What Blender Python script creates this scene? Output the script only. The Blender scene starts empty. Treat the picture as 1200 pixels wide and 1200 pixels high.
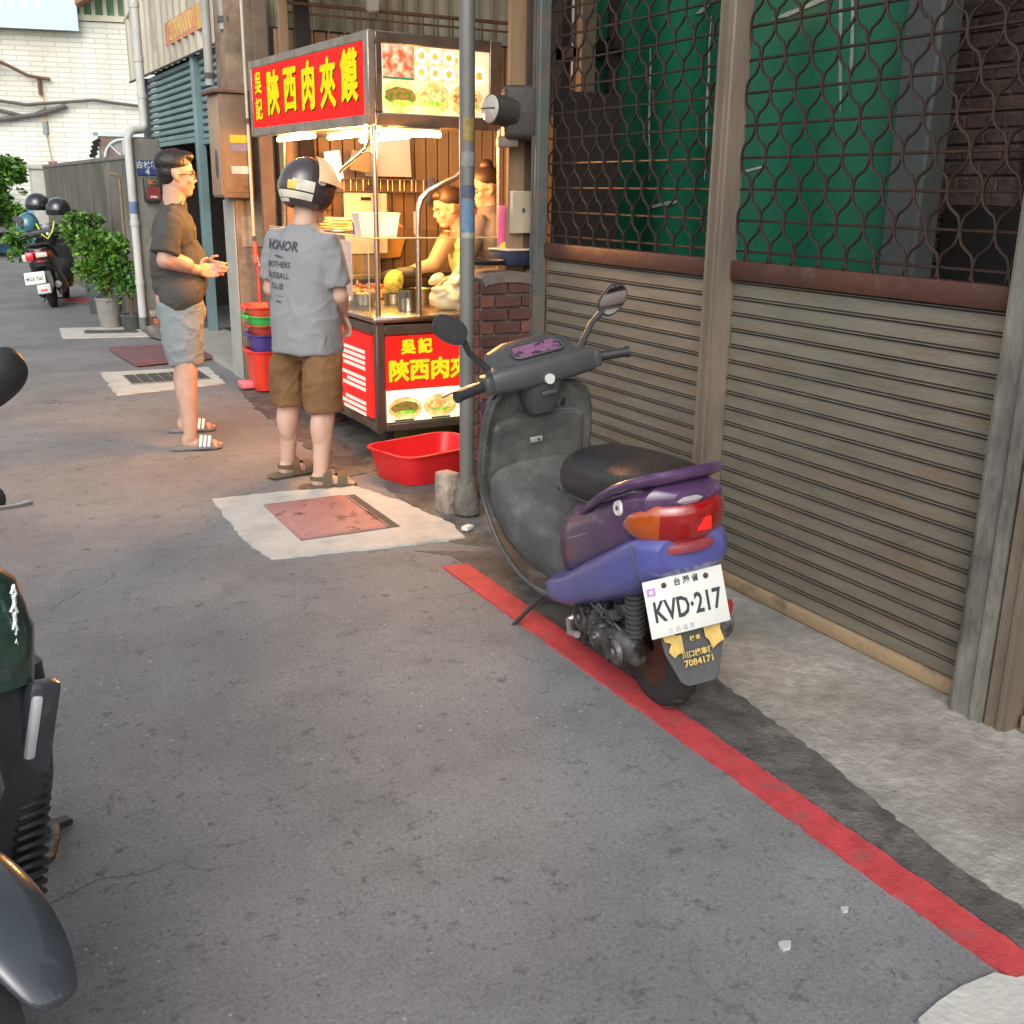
import bpy, bmesh, math, random
from mathutils import Vector, Matrix, Euler
from mathutils.bvhtree import BVHTree
R = math.radians
rnd = random.Random(7)
SC = bpy.context.scene
COL = SC.collection

# ------------------------------------------------------------------ camera
cam = bpy.data.cameras.new("camera"); camo = bpy.data.objects.new("camera", cam); COL.objects.link(camo)
_y, _p, _r = 0.4999118, 0.293542, 0.0139297
_f = Vector((math.sin(_y)*math.cos(_p), math.cos(_y)*math.cos(_p), -math.sin(_p)))
_rt = Vector((math.cos(_y), -math.sin(_y), 0)); _up = _rt.cross(_f)
_r2 = _rt*math.cos(_r)+_up*math.sin(_r); _u2 = _up*math.cos(_r)-_rt*math.sin(_r)
camo.matrix_world = Matrix(((_r2.x,_u2.x,-_f.x,0),(_r2.y,_u2.y,-_f.y,0),(_r2.z,_u2.z,-_f.z,1.5),(0,0,0,1)))
cam.sensor_width = 36; cam.lens = 36*1245.5/1200; cam.clip_end = 400; cam.clip_start = 0.05
SC.camera = camo
# ------------------------------------------------------------------ sky, sun, exposure
W = bpy.data.worlds.new("World"); SC.world = W; W.use_nodes = True
nt = W.node_tree; nt.nodes.clear()
sky = nt.nodes.new("ShaderNodeTexSky"); sky.sky_type = 'NISHITA'; sky.sun_disc = False
SUN_EL, SUN_AZ = 38, 215
sky.sun_elevation = R(SUN_EL); sky.sun_rotation = R(SUN_AZ); sky.air_density = 1.0; sky.dust_density = 3.0; sky.ozone_density = 1.0
hs = nt.nodes.new("ShaderNodeHueSaturation"); hs.inputs['Saturation'].default_value = 0.42
bg = nt.nodes.new("ShaderNodeBackground"); bg.inputs['Strength'].default_value = 0.145
wo = nt.nodes.new("ShaderNodeOutputWorld")
nt.links.new(sky.outputs[0], hs.inputs['Color']); nt.links.new(hs.outputs[0], bg.inputs[0]); nt.links.new(bg.outputs[0], wo.inputs[0])
sl = bpy.data.lights.new("sun", 'SUN'); sl.energy = 0.5; sl.angle = R(55); sl.color = (1, .985, .965)
so = bpy.data.objects.new("sun", sl); COL.objects.link(so)
so.rotation_euler = (R(90-SUN_EL), 0, R(180-SUN_AZ)); so.location = (0, 0, 20)
SC.view_settings.view_transform = 'Standard'; SC.view_settings.look = 'None'; SC.view_settings.gamma = 1
SC.view_settings.use_curve_mapping = False; SC.view_settings.exposure = 0.84
SC.cycles.max_bounces = 6; SC.cycles.transparent_max_bounces = 12

# ------------------------------------------------------------------ materials
_M = {}
def M(name, c, v=.25, s=6., rough=.7, metal=0., bump=.15, bs=None, c2=None, c2s=2., c2t=(.52,.66), coat=0., stretch=(1,1,1), emit=0., spec=.5, w=False):
    """procedural surface: base colour with fine variation, optional second colour (stains, wear) in patches, bump"""
    if name in _M: return _M[name]
    m = bpy.data.materials.new(name); m.use_nodes = True; n = m.node_tree.nodes; l = m.node_tree.links; n.clear()
    out = n.new("ShaderNodeOutputMaterial"); b = n.new("ShaderNodeBsdfPrincipled"); l.new(b.outputs[0], out.inputs[0])
    tc = n.new("ShaderNodeTexCoord"); mp = n.new("ShaderNodeMapping"); mp.inputs['Scale'].default_value = stretch
    gp_ = n.new('ShaderNodeNewGeometry') if w else None
    l.new(gp_.outputs['Position'] if w else tc.outputs['Object'], mp.inputs[0])
    nz = n.new("ShaderNodeTexNoise"); nz.inputs['Scale'].default_value = s; nz.inputs['Detail'].default_value = 6; nz.inputs['Roughness'].default_value = .65
    l.new(mp.outputs[0], nz.inputs['Vector'])
    rp = n.new("ShaderNodeValToRGB"); rp.color_ramp.elements[0].position = .3; rp.color_ramp.elements[1].position = .72
    rp.color_ramp.elements[0].color = tuple(x*(1-v) for x in c)+(1,); rp.color_ramp.elements[1].color = tuple(min(1, x*(1+v)) for x in c)+(1,)
    l.new(nz.outputs[0], rp.inputs[0]); col = rp.outputs[0]
    if c2:
        n2 = n.new("ShaderNodeTexNoise"); n2.inputs['Scale'].default_value = c2s; n2.inputs['Detail'].default_value = 8; n2.inputs['Roughness'].default_value = .7
        l.new(mp.outputs[0], n2.inputs['Vector'])
        r2 = n.new("ShaderNodeValToRGB"); r2.color_ramp.elements[0].position = c2t[0]; r2.color_ramp.elements[1].position = c2t[1]
        l.new(n2.outputs[0], r2.inputs[0])
        mx = n.new("ShaderNodeMix"); mx.data_type = 'RGBA'; l.new(r2.outputs[0], mx.inputs[0]); l.new(col, mx.inputs[6]); mx.inputs[7].default_value = tuple(c2)+(1,)
        col = mx.outputs[2]
    l.new(col, b.inputs['Base Color'])
    b.inputs['Roughness'].default_value = rough; b.inputs['Metallic'].default_value = metal; b.inputs['Coat Weight'].default_value = coat
    b.inputs['Specular IOR Level'].default_value = spec
    if emit: l.new(col, b.inputs['Emission Color']); b.inputs['Emission Strength'].default_value = emit
    if bump:
        nb = n.new("ShaderNodeTexNoise"); nb.inputs['Scale'].default_value = bs or s*6; nb.inputs['Detail'].default_value = 4
        l.new(mp.outputs[0], nb.inputs['Vector'])
        bp = n.new("ShaderNodeBump"); bp.inputs['Strength'].default_value = bump; bp.inputs['Distance'].default_value = .01
        l.new(nb.outputs[0], bp.inputs['Height']); l.new(bp.outputs[0], b.inputs['Normal'])
    _M[name] = m; return m
def EM(name, c, st):
    if name in _M: return _M[name]
    m = bpy.data.materials.new(name); m.use_nodes = True; n = m.node_tree.nodes; l = m.node_tree.links; n.clear()
    out = n.new("ShaderNodeOutputMaterial"); e = n.new("ShaderNodeEmission"); e.inputs[0].default_value = tuple(c)+(1,); e.inputs[1].default_value = st
    l.new(e.outputs[0], out.inputs[0]); _M[name] = m; return m
def LIT(name, c, st, centre, rad, lo=.35, c2=None, c2s=6.):
    """back-lit acrylic: brightest in front of the lamp inside the box"""
    if name in _M: return _M[name]
    m = bpy.data.materials.new(name); m.use_nodes = True; n = m.node_tree.nodes; l = m.node_tree.links; n.clear()
    out = n.new("ShaderNodeOutputMaterial"); b = n.new("ShaderNodeBsdfPrincipled"); l.new(b.outputs[0], out.inputs[0])
    b.inputs['Roughness'].default_value = .6; b.inputs['Specular IOR Level'].default_value = .15
    tc = n.new("ShaderNodeTexCoord"); mp = n.new("ShaderNodeMapping"); mp.vector_type = 'TEXTURE'
    mp.inputs['Location'].default_value = centre; mp.inputs['Scale'].default_value = rad
    l.new(tc.outputs['Object'], mp.inputs[0]); g = n.new("ShaderNodeTexGradient"); g.gradient_type = 'SPHERICAL'; l.new(mp.outputs[0], g.inputs[0])
    mr = n.new("ShaderNodeMapRange"); mr.inputs[3].default_value = lo*st*.45; mr.inputs[4].default_value = st*.62; l.new(g.outputs['Fac'], mr.inputs[0])
    col = None
    if c2:
        nz = n.new("ShaderNodeTexNoise"); nz.inputs['Scale'].default_value = c2s; nz.inputs['Detail'].default_value = 5; l.new(tc.outputs['Object'], nz.inputs['Vector'])
        rp = n.new("ShaderNodeValToRGB"); rp.color_ramp.elements[0].position = .4; rp.color_ramp.elements[1].position = .6
        rp.color_ramp.elements[0].color = tuple(c)+(1,); rp.color_ramp.elements[1].color = tuple(c2)+(1,); l.new(nz.outputs[0], rp.inputs[0]); col = rp.outputs[0]
    for s in ('Base Color', 'Emission Color'):
        if col: l.new(col, b.inputs[s])
        else: b.inputs[s].default_value = tuple(c)+(1,)
    l.new(mr.outputs[0], b.inputs['Emission Strength']); _M[name] = m; return m
def GLASS(name, tint=(.9,.95,.93), gl=.08):
    if name in _M: return _M[name]
    m = bpy.data.materials.new(name); m.use_nodes = True; n = m.node_tree.nodes; l = m.node_tree.links; n.clear()
    out = n.new("ShaderNodeOutputMaterial"); t = n.new("ShaderNodeBsdfTransparent"); t.inputs[0].default_value = tuple(tint)+(1,)
    g = n.new("ShaderNodeBsdfGlossy"); g.inputs['Roughness'].default_value = .03
    fr = n.new("ShaderNodeFresnel"); fr.inputs[0].default_value = 1.45; ad = n.new("ShaderNodeMath"); ad.operation = 'ADD'; ad.inputs[1].default_value = gl*.3
    l.new(fr.outputs[0], ad.inputs[0]); ge = n.new('ShaderNodeNewGeometry'); iv = n.new('ShaderNodeMath'); iv.operation = 'SUBTRACT'; iv.inputs[0].default_value = 1; l.new(ge.outputs['Backfacing'], iv.inputs[1]); mu = n.new('ShaderNodeMath'); mu.operation = 'MULTIPLY'; l.new(ad.outputs[0], mu.inputs[0]); l.new(iv.outputs[0], mu.inputs[1]); mx = n.new("ShaderNodeMixShader"); l.new(mu.outputs[0], mx.inputs[0]); l.new(t.outputs[0], mx.inputs[1]); l.new(g.outputs[0], mx.inputs[2])
    l.new(mx.outputs[0], out.inputs[0]); _M[name] = m; return m

# ------------------------------------------------------------------ mesh helpers
class MB:
    def __init__(s): s.v = []; s.f = []; s.mi = []; s.cur = 0
    def add(s, vs, fs):
        o = len(s.v); s.v += [tuple(v) for v in vs]; s.f += [tuple(i+o for i in f) for f in fs]; s.mi += [s.cur]*len(fs); return s
    def box(s, c, d, bev=0., rot=None, seg=2):
        bm = bmesh.new(); bmesh.ops.create_cube(bm, size=1)
        for v in bm.verts: v.co = Vector((v.co.x*d[0], v.co.y*d[1], v.co.z*d[2]))
        if bev: bmesh.ops.bevel(bm, geom=bm.edges[:], offset=min(bev, min(d)*.45), segments=seg, affect='EDGES', profile=.5)
        q = Euler(rot).to_matrix() if rot else Matrix.Identity(3)
        bm.verts.ensure_lookup_table()
        s.add([q @ v.co + Vector(c) for v in bm.verts], [[v.index for v in f.verts] for f in bm.faces]); bm.free(); return s
    def bx(s, x0, x1, y0, y1, z0, z1, bev=0.): return s.box(((x0+x1)/2, (y0+y1)/2, (z0+z1)/2), (abs(x1-x0), abs(y1-y0), abs(z1-z0)), bev, seg=1)
    def rings(s, rings, cap=True, closed=True):
        n = len(rings[0]); vs = [p for r in rings for p in r]; fs = []
        for i in range(len(rings)-1):
            for j in range(n if closed else n-1):
                k = (j+1) % n; fs.append((i*n+j, i*n+k, (i+1)*n+k, (i+1)*n+j))
        if cap and closed: fs.append(tuple(range(n))[::-1]); fs.append(tuple((len(rings)-1)*n+j for j in range(n)))
        return s.add(vs, fs)
    def loft(s, secs, n=20, cap=True):
        """secs: (centre, axis a, axis b, exponent)"""
        rg = []
        for sec in secs:
            c, a, b = map(Vector, sec[:3]); e = 2/(sec[3] if len(sec) > 3 else 2)
            rg.append([c + a*(abs(math.cos(t))**e*(1 if math.cos(t) >= 0 else -1)) + b*(abs(math.sin(t))**e*(1 if math.sin(t) >= 0 else -1)) for t in [2*math.pi*k/n for k in range(n)]])
        return s.rings(rg, cap)
    def tube(s, pts, r, n=10, flat=1., cap=True, up=None):
        pts = [Vector(p) for p in pts]; rs = r if isinstance(r, (list, tuple)) else [r]*len(pts)
        rg = []; a = None
        for i, p in enumerate(pts):
            d = (pts[min(i+1, len(pts)-1)]-pts[max(i-1, 0)]); d.normalize()
            if a is None:
                u = Vector(up) if up else (Vector((0, 0, 1)) if abs(d.z) < .9 else Vector((1, 0, 0)))
                a = d.cross(u).normalized()
            else: a = (a - d*a.dot(d)).normalized()
            b = d.cross(a)
            rg.append([p + a*(rs[i]*math.cos(t)) + b*(rs[i]*flat*math.sin(t)) for t in [2*math.pi*k/n for k in range(n)]])
        return s.rings(rg, cap)
    def cyl(s, p0, p1, r0, r1=None, n=16): return s.tube([p0, p1], [r0, r0 if r1 is None else r1], n)
    def lathe(s, prof, o=(0,0,0), ax=(0,0,1), n=24, cap=False):
        ax = Vector(ax).normalized(); u = ax.orthogonal().normalized(); w = ax.cross(u); o = Vector(o)
        return s.rings([[o + ax*z + (u*math.cos(t)+w*math.sin(t))*r for t in [2*math.pi*k/n for k in range(n)]] for r, z in prof], cap)
    def ell(s, c, rad, rot=None, n=16, m=10):
        q = Euler(rot).to_matrix() if rot else Matrix.Identity(3); rg = []
        for i in range(m+1):
            ph = math.pi*min(max(i/m, .004), .996)
            rg.append([Vector(c) + q @ Vector((rad[0]*math.sin(ph)*math.cos(t), rad[1]*math.sin(ph)*math.sin(t), rad[2]*math.cos(ph))) for t in [2*math.pi*k/n for k in range(n)]])
        return s.rings(rg, True)
    def caps(s, p0, p1, r0, r1=None, n=14):
        p0, p1 = Vector(p0), Vector(p1); r1 = r0 if r1 is None else r1; d = (p1-p0); L = d.length; d.normalize(); pts = []; rs = []
        for k in range(5): a = math.pi/2*(k+.06)/5; pts.append(p0-d*r0*math.cos(a)); rs.append(r0*math.sin(a))
        pts += [p0, p1]; rs += [r0, r1]
        for k in range(5): a = math.pi/2*(4-k+.06)/5; pts.append(p1+d*r1*math.cos(a)); rs.append(r1*math.sin(a))
        return s.tube(pts, rs, n)
    def prism(s, poly, a, b, n, o=(0,0,0), th=.01):
        """poly in plane a,b from o, extruded th along n"""
        a, b, n, o = map(Vector, (a, b, n, o)); k = len(poly)
        f = [o+a*x+b*y for x, y in poly]; g = [p+n*th for p in f]
        return s.add(f+g, [tuple(range(k))[::-1], tuple(range(k, 2*k))]+[(i, (i+1) % k, (i+1) % k+k, i+k) for i in range(k)])
    def grid(s, fn, nu, nv, th=0.):
        vs = [Vector(fn(i/nu, j/nv)) for i in range(nu+1) for j in range(nv+1)]
        id = lambda i, j: i*(nv+1)+j
        fs = [(id(i,j), id(i+1,j), id(i+1,j+1), id(i,j+1)) for i in range(nu) for j in range(nv)]
        if th:
            ns = []
            for i in range(nu+1):
                for j in range(nv+1):
                    du = vs[id(min(i+1,nu),j)]-vs[id(max(i-1,0),j)]; dv = vs[id(i,min(j+1,nv))]-vs[id(i,max(j-1,0))]; ns.append(du.cross(dv).normalized())
            o = len(vs); fs += [tuple(x+o for x in f[::-1]) for f in fs]; vs = vs+[v-n_*th for v, n_ in zip(vs, ns)]
            for i in range(nu): fs += [(id(i,0), id(i,0)+o, id(i+1,0)+o, id(i+1,0)), (id(i+1,nv), id(i+1,nv)+o, id(i,nv)+o, id(i,nv))]
            for j in range(nv): fs += [(id(0,j+1), id(0,j+1)+o, id(0,j)+o, id(0,j)), (id(nu,j), id(nu,j)+o, id(nu,j+1)+o, id(nu,j+1))]
        return s.add(vs, fs)
    def mesh(s, name, mats, smooth=40):
        me = bpy.data.meshes.new(name); me.from_pydata(s.v, [], s.f); me.update()
        bm = bmesh.new(); bm.from_mesh(me); bmesh.ops.recalc_face_normals(bm, faces=bm.faces[:]); bm.to_mesh(me); bm.free()
        for m in (mats if isinstance(mats, (list, tuple)) else [mats]): me.materials.append(m)
        me.polygons.foreach_set('material_index', s.mi)
        if smooth:
            me.shade_smooth(); me.set_sharp_from_angle(angle=R(smooth))
        return me
    def build(s, name, mats, parent=None, smooth=40, sub=0):
        o = bpy.data.objects.new(name, s.mesh(name, mats, smooth)); COL.objects.link(o)
        if parent: o.parent = parent
        if sub: md = o.modifiers.new("s", 'SUBSURF'); md.levels = md.render_levels = sub
        return o
def inst(me, name, parent, loc=(0,0,0), rot=None):
    o = bpy.data.objects.new(name, me); COL.objects.link(o); o.location = loc
    if rot: o.rotation_euler = rot
    if parent: o.parent = parent
    return o
def tag(o, label=None, cat=None, group=None, kind=None):
    if label: o['label'] = label
    if cat: o['category'] = cat
    if group: o['group'] = group
    if kind: o['kind'] = kind
    return o
def root(name, label, cat, loc=(0,0,0), rz=0., group=None, rot=None):
    o = bpy.data.objects.new(name, None); COL.objects.link(o); o.location = loc; o.rotation_euler = rot or (0, 0, rz); o.empty_display_size = .1
    return tag(o, label, cat, group)
def struct(name, mb, m, smooth=0): return tag(mb.build(name, m, None, smooth), kind='structure')
def text_mb(txt, size, off=0., ext=.002, sx=1., align='CENTER', bold=True, res=2, sp=1.):
    cu = bpy.data.curves.new("t", 'FONT'); cu.body = txt; cu.size = size; cu.extrude = ext; cu.offset = off; cu.align_x = align; cu.align_y = 'CENTER'; cu.resolution_u = res
    cu.space_character = sp
    o = bpy.data.objects.new("t", cu); COL.objects.link(o); bpy.context.view_layer.update()
    me = bpy.data.meshes.new_from_object(o.evaluated_get(bpy.context.evaluated_depsgraph_get()))
    b = MB(); b.add([(v.co.x*sx, v.co.y, v.co.z) for v in me.vertices], [tuple(p.vertices) for p in me.polygons])
    bpy.data.objects.remove(o); bpy.data.curves.remove(cu); bpy.data.meshes.remove(me); return b
def xf(mb, mat):
    mb.v = [tuple(mat @ Vector(v)) for v in mb.v]; return mb
def plane_mat(o, a, b):
    """text plane: x along a, y along b, z out"""
    a = Vector(a).normalized(); b = Vector(b); b = (b-a*b.dot(a)).normalized(); n = a.cross(b)
    return Matrix(((a.x,b.x,n.x,o[0]),(a.y,b.y,n.y,o[1]),(a.z,b.z,n.z,o[2]),(0,0,0,1)))
def remesh(mb, name, mat, parent, voxel=.008, smooth=3, wrinkle=None):
    me = mb.mesh("tmp", mat, 0); o = bpy.data.objects.new("tmp", me); COL.objects.link(o)
    md = o.modifiers.new("r", 'REMESH'); md.mode = 'VOXEL'; md.voxel_size = voxel; md.use_smooth_shade = True
    if smooth: m2 = o.modifiers.new("s", 'SMOOTH'); m2.iterations = smooth; m2.factor = .6
    bpy.context.view_layer.update()
    dg = bpy.context.evaluated_depsgraph_get(); me2 = bpy.data.meshes.new_from_object(o.evaluated_get(dg), depsgraph=dg); me2.name = name
    bpy.data.objects.remove(o); me2.materials.clear(); me2.materials.append(mat)
    if wrinkle:
        from mathutils import noise
        amp, fr, st = wrinkle
        for v in me2.vertices:
            p = Vector((v.co.x*st[0], v.co.y*st[1], v.co.z*st[2]))*fr
            q_ = Vector((p.x+p.z*.5, p.y-p.z*.35, p.z*.9-p.x*.4)); n1 = 1-abs(noise.noise(q_*.8+Vector((3,7,1))))*2.6; n2 = 1-abs(noise.noise(Vector((q_.x*.7, q_.y*.7, q_.z*1.9))+Vector((9,2,5))))*3.
            w = noise.noise(p*.5)*.7+max(0, n1)**2*.55+max(0, n2)**3*.45-.35
            v.co += v.normal*(max(w, -.2)*amp)
    me2.shade_smooth(); ob = bpy.data.objects.new(name, me2); COL.objects.link(ob)
    if parent: ob.parent = parent
    return ob
def drape(mb, target, direction, off=.002):
    """lay flat lettering onto a curved garment"""
    me = target.data; bv = BVHTree.FromPolygons([v.co for v in me.vertices], [tuple(p.vertices) for p in me.polygons]); d = Vector(direction).normalized()
    out = []
    for v in mb.v:
        v = Vector(v); h = bv.ray_cast(v, d)
        out.append(tuple(h[0]-d*off) if h[0] else tuple(v))
    mb.v = out; return mb

# ================================================================== SETTING: ground
def asphalt():
    m = bpy.data.materials.new("asphalt"); m.use_nodes = True; n = m.node_tree.nodes; l = m.node_tree.links; n.clear()
    out = n.new("ShaderNodeOutputMaterial"); b = n.new("ShaderNodeBsdfPrincipled"); l.new(b.outputs[0], out.inputs[0]); b.inputs['Roughness'].default_value = .82
    tc = n.new("ShaderNodeTexCoord")
    def nz(sc, det=6, ro=.6):
        x = n.new("ShaderNodeTexNoise"); x.inputs['Scale'].default_value = sc; x.inputs['Detail'].default_value = det; x.inputs['Roughness'].default_value = ro; l.new(tc.outputs['Object'], x.inputs['Vector']); return x.outputs[0]
    def ramp(i, *st):
        r = n.new("ShaderNodeValToRGB"); e = r.color_ramp.elements
        while len(e) < len(st): e.new(.5)
        for k, (p, c) in enumerate(st): e[k].position = p; e[k].color = (c[0], c[1], c[2], 1) if isinstance(c, tuple) else (c, c, c, 1)
        l.new(i, r.inputs[0]); return r.outputs[0]
    def mix(fac, a, c, mode='MIX'):
        x = n.new("ShaderNodeMix"); x.data_type = 'RGBA'; x.blend_type = mode
        if isinstance(fac, float): x.inputs[0].default_value = fac
        else: l.new(fac, x.inputs[0])
        l.new(a, x.inputs[6])
        if isinstance(c, tuple): x.inputs[7].default_value = c+(1,)
        else: l.new(c, x.inputs[7])
        return x.outputs[2]
    base = ramp(nz(1.1, 8, .62), (.34, (.140,.143,.145)), (.66, (.212,.214,.213)))
    base = mix(ramp(nz(3.2, 8, .7), (.50, 0.), (.66, .6)), base, (.125,.127,.128))
    base = mix(ramp(nz(14, 8, .8), (.56, 0.), (.63, .75)), base, (.065,.066,.067))
    base = mix(.5, base, ramp(nz(90, 6, .9), (.34, .10), (.68, .90)), 'OVERLAY')
    base = mix(ramp(nz(55, 4, .7), (.60, 0.), (.66, .7)), base, (.06,.06,.06))
    base = mix(ramp(nz(6, 10, .85), (.60, 0.), (.66, .35)), base, (.26,.26,.25))
    v = n.new("ShaderNodeTexVoronoi"); v.inputs['Scale'].default_value = 26; l.new(tc.outputs['Object'], v.inputs['Vector'])
    fleck = ramp(v.outputs['Distance'], (.07, .8), (.13, 0.)); msk = ramp(nz(.9, 3), (.42, .0), (.56, 1.))
    sel = n.new("ShaderNodeTexWhiteNoise"); sel.noise_dimensions = '3D'; l.new(v.outputs['Position'], sel.inputs['Vector'])
    f2 = mix(1., fleck, msk, 'MULTIPLY'); f3 = mix(1., f2, ramp(sel.outputs[0], (.55, 0.), (.58, 1.)), 'MULTIPLY')
    base = mix(f3, base, (.42,.43,.42))
    va = n.new("ShaderNodeVectorMath"); va.operation = 'ADD'; nc = n.new("ShaderNodeTexNoise"); nc.inputs['Scale'].default_value = 3.; nc.inputs['Detail'].default_value = 6; l.new(tc.outputs['Object'], nc.inputs['Vector'])
    vs_ = n.new("ShaderNodeVectorMath"); vs_.operation = 'SCALE'; vs_.inputs['Scale'].default_value = .45; l.new(nc.outputs['Color'], vs_.inputs[0]); l.new(vs_.outputs[0], va.inputs[0]); l.new(tc.outputs['Object'], va.inputs[1])
    v2 = n.new("ShaderNodeTexVoronoi"); v2.feature = 'DISTANCE_TO_EDGE'; v2.inputs['Scale'].default_value = .75; l.new(va.outputs[0], v2.inputs['Vector'])
    cr = mix(1., ramp(v2.outputs['Distance'], (.0, .8), (.0045, 0.)), ramp(nz(.7, 3), (.50, 0.), (.58, 1.)), 'MULTIPLY')
    base = mix(cr, base, (.035,.034,.033))
    l.new(base, b.inputs['Base Color'])
    bp = n.new("ShaderNodeBump"); bp.inputs['Strength'].default_value = .4; bp.inputs['Distance'].default_value = .004; l.new(nz(160, 4, .7), bp.inputs['Height']); l.new(bp.outputs[0], b.inputs['Normal'])
    return m
ASPH = asphalt()
g = MB().grid(lambda u, v: (-40+80*u, -20+110*v, 0), 16, 16); struct('road', g, ASPH)
def jag(pts, amp, step=.06):
    out = []
    for i in range(len(pts)):
        a = Vector(pts[i]); b = Vector(pts[(i+1) % len(pts)]); k = max(1, int((b-a).length/step))
        if len(pts[i]) > 2 and pts[i][2]: k = 1
        for j in range(k):
            p = a.lerp(b, j/k); out.append((p.x+(rnd.uniform(-amp, amp) if j else 0), p.y+(rnd.uniform(-amp, amp) if j else 0)))
    return out
def sheet(name, pts, m, z, amp=.0, step=.06, kind='structure'):
    pl = jag([p if len(p) > 2 else (p[0], p[1], 0) for p in pts], amp, step) if amp else [p[:2] for p in pts]
    o = MB().prism(pl, (1,0,0), (0,1,0), (0,0,1), (0,0,0), z).build(name, m, None, 0); tag(o, kind=kind); return o
CONC = M("apron_concrete", (.30,.29,.262), .3, 22, .85, bump=.6, bs=60, c2=(.145,.139,.124), c2s=2.0, c2t=(.40,.66))
CONC2 = M("gutter_concrete", (.17,.155,.13), .35, 7, .85, bump=.5, bs=70, c2=(.055,.052,.048), c2s=2.2, c2t=(.42,.58))
edge = [(1.80,-3),(1.93,.3),(1.95,1.2),(1.955,1.45),(2.03,1.9),(2.07,2.3),(2.1,2.5),(2.0,2.9),(2.05,3.5)]
sheet('concrete_apron', edge+[(6,3.5),(6,-3)], CONC, .006, .007, .02)
sheet('gutter_pavement', [(2.03,3.45),(2.02,3.9),(1.9,4.1),(1.98,4.7),(2.0,5.3),(2.1,6.3),(2.12,7.3),(2.2,8.3),(2.25,9.2),(2.2,12),(6,12),(6,3.45)], CONC2, .005, .018, .05)
DARKA = M("damp_asphalt_strip", (.082,.077,.072), .5, 12, .75, bump=.6, bs=90, c2=(.15,.14,.125), c2s=4, c2t=(.5,.62))
sheet('patched_asphalt', [(1.84,1.0),(1.84,3.9),(1.72,4.02),(2.04,3.85),(2.1,3.45),(2.02,2.9),(2.12,2.5),(2.05,1.9),(1.97,1.2)], DARKA, .004, .006, .03)
sheet('drain_strip', [(1.86,5.3),(1.92,6.3),(1.95,7.4),(2.02,8.1),(2.26,8.1),(2.2,7.2),(2.14,6.2),(2.1,5.35)], DARKA, .007, .02, .05)
RED = M("red_road_paint", (.46,.05,.055), .25, 18, .7, bump=.3, bs=120, c2=(.20,.075,.075), c2s=9, c2t=(.55,.66))
sheet('red_line', [(1.735,1.07),(1.737,3.775),(1.845,3.755),(1.828,1.0),(1.78,1.03)], RED, .009, .0035, .03)
sheet('red_kerb_line', [(1.60,15.5),(1.62,16.1),(2.05,15.8),(2.05,15.2)], RED, .009)
WHC = M("pale_cement", (.46,.45,.41), .1, 10, .85, bump=.35, bs=60, c2=(.30,.29,.26), c2s=4, c2t=(.5,.75))
sheet('cement_patch', [(1.15,.4),(1.476,1.073),(1.62,1.095),(1.714,1.09),(1.74,1.06),(1.80,1.05),(1.9,.3)], WHC, .012, .004, .05)
sheet('paint_patch', [(1.22,12.55),(2.0,12.4),(1.98,11.5),(1.17,11.7)], WHC, .008, .01)
sheet('paint_patch_centre', [(1.45,12.25),(1.95,12.1),(1.93,11.85),(1.40,11.95)], DARKA, .011, .02)
# manhole with its cement frame
sheet('manhole_surround', [(1.125,5.176),(1.832,5.137),(1.96,4.7),(2.02,4.3),(1.988,4.075),(1.56,4.12),(1.136,4.186),(1.10,4.5)], WHC, .012, .008, .04)
mh = root('manhole_cover', 'faded pink square manhole cover with chipped corners set in pale cement', 'manhole cover', (1.55,4.64,0))
PINK = M("pink_painted_steel", (.36,.185,.17), .12, 9, .6, bump=.3, bs=40, c2=(.12,.06,.055), c2s=7, c2t=(.56,.62))
GR = M("dark_gap", (.07,.075,.07), .4, 20, .8)
MB().bx(-.235,.235,-.30,.30,.004,.014).build('frame', GR, mh, 0)
MB().box((-.028,.0,.017),(.40,.565,.012),.006).build('lid', PINK, mh)
for sx in (-.232, .182): MB().box((sx,0,.0165),(.007,.57,.010)).build('edge_bar', PINK, mh, 0)
for sy in (-.292, .292): MB().box((-.028,sy,.0165),(.40,.007,.010)).build('edge_bar', PINK, mh, 0)
# drain grate further on
sheet('grate_surround', [(1.19,9.33),(2.06,9.25),(2.0,8.45),(1.15,8.26)], WHC, .014, .012)
gr = root('drain_grate', 'dark rectangular drain cover of small tiles in a cement frame behind the sandals', 'drain cover', (1.63,8.85,0))
gt = MB().box((0,0,0),(.075,.17,.012),.004,seg=1).mesh('grate_tile', M("grate_tile_grey", (.06,.058,.055), .3, 20, .8, bump=.4), 0)
MB().bx(-.31,.31,-.24,.24,.005,.017).build('grate_frame', M("grate_frame_grey", (.26,.25,.23), .2, 10, .8), gr, 0)
for i in range(7):
    for j in range(2): inst(gt, 'tile', gr, (-.262+i*.0875, -.105+j*.21, .02))
rp = root('steel_road_plate', 'flat maroon steel plate lying on the asphalt left of the doorway', 'road plate', (1.85,10.1,0))
MB().prism([(-.34,-.57),(.45,-.38),(.42,.52),(-.40,.50)], (1,0,0),(0,1,0),(0,0,1),(0,0,.014),.03).build('plate', M("maroon_plate", (.17,.085,.095), .2, 6, .6, bump=.3), rp, 0)
MB().prism([(-.30,-.50),(.42,-.33),(.40,.48),(-.36,.46)], (1,0,0),(0,1,0),(0,0,1),(0,0,.004),.011).build('packer', GR, rp, 0)
sheet('door_step', [(2.2,8.95),(2.2,11.6),(2.75,11.6),(2.75,8.95)], M("step_tiles", (.34,.33,.29), .15, 8, .6), .05)
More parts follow.
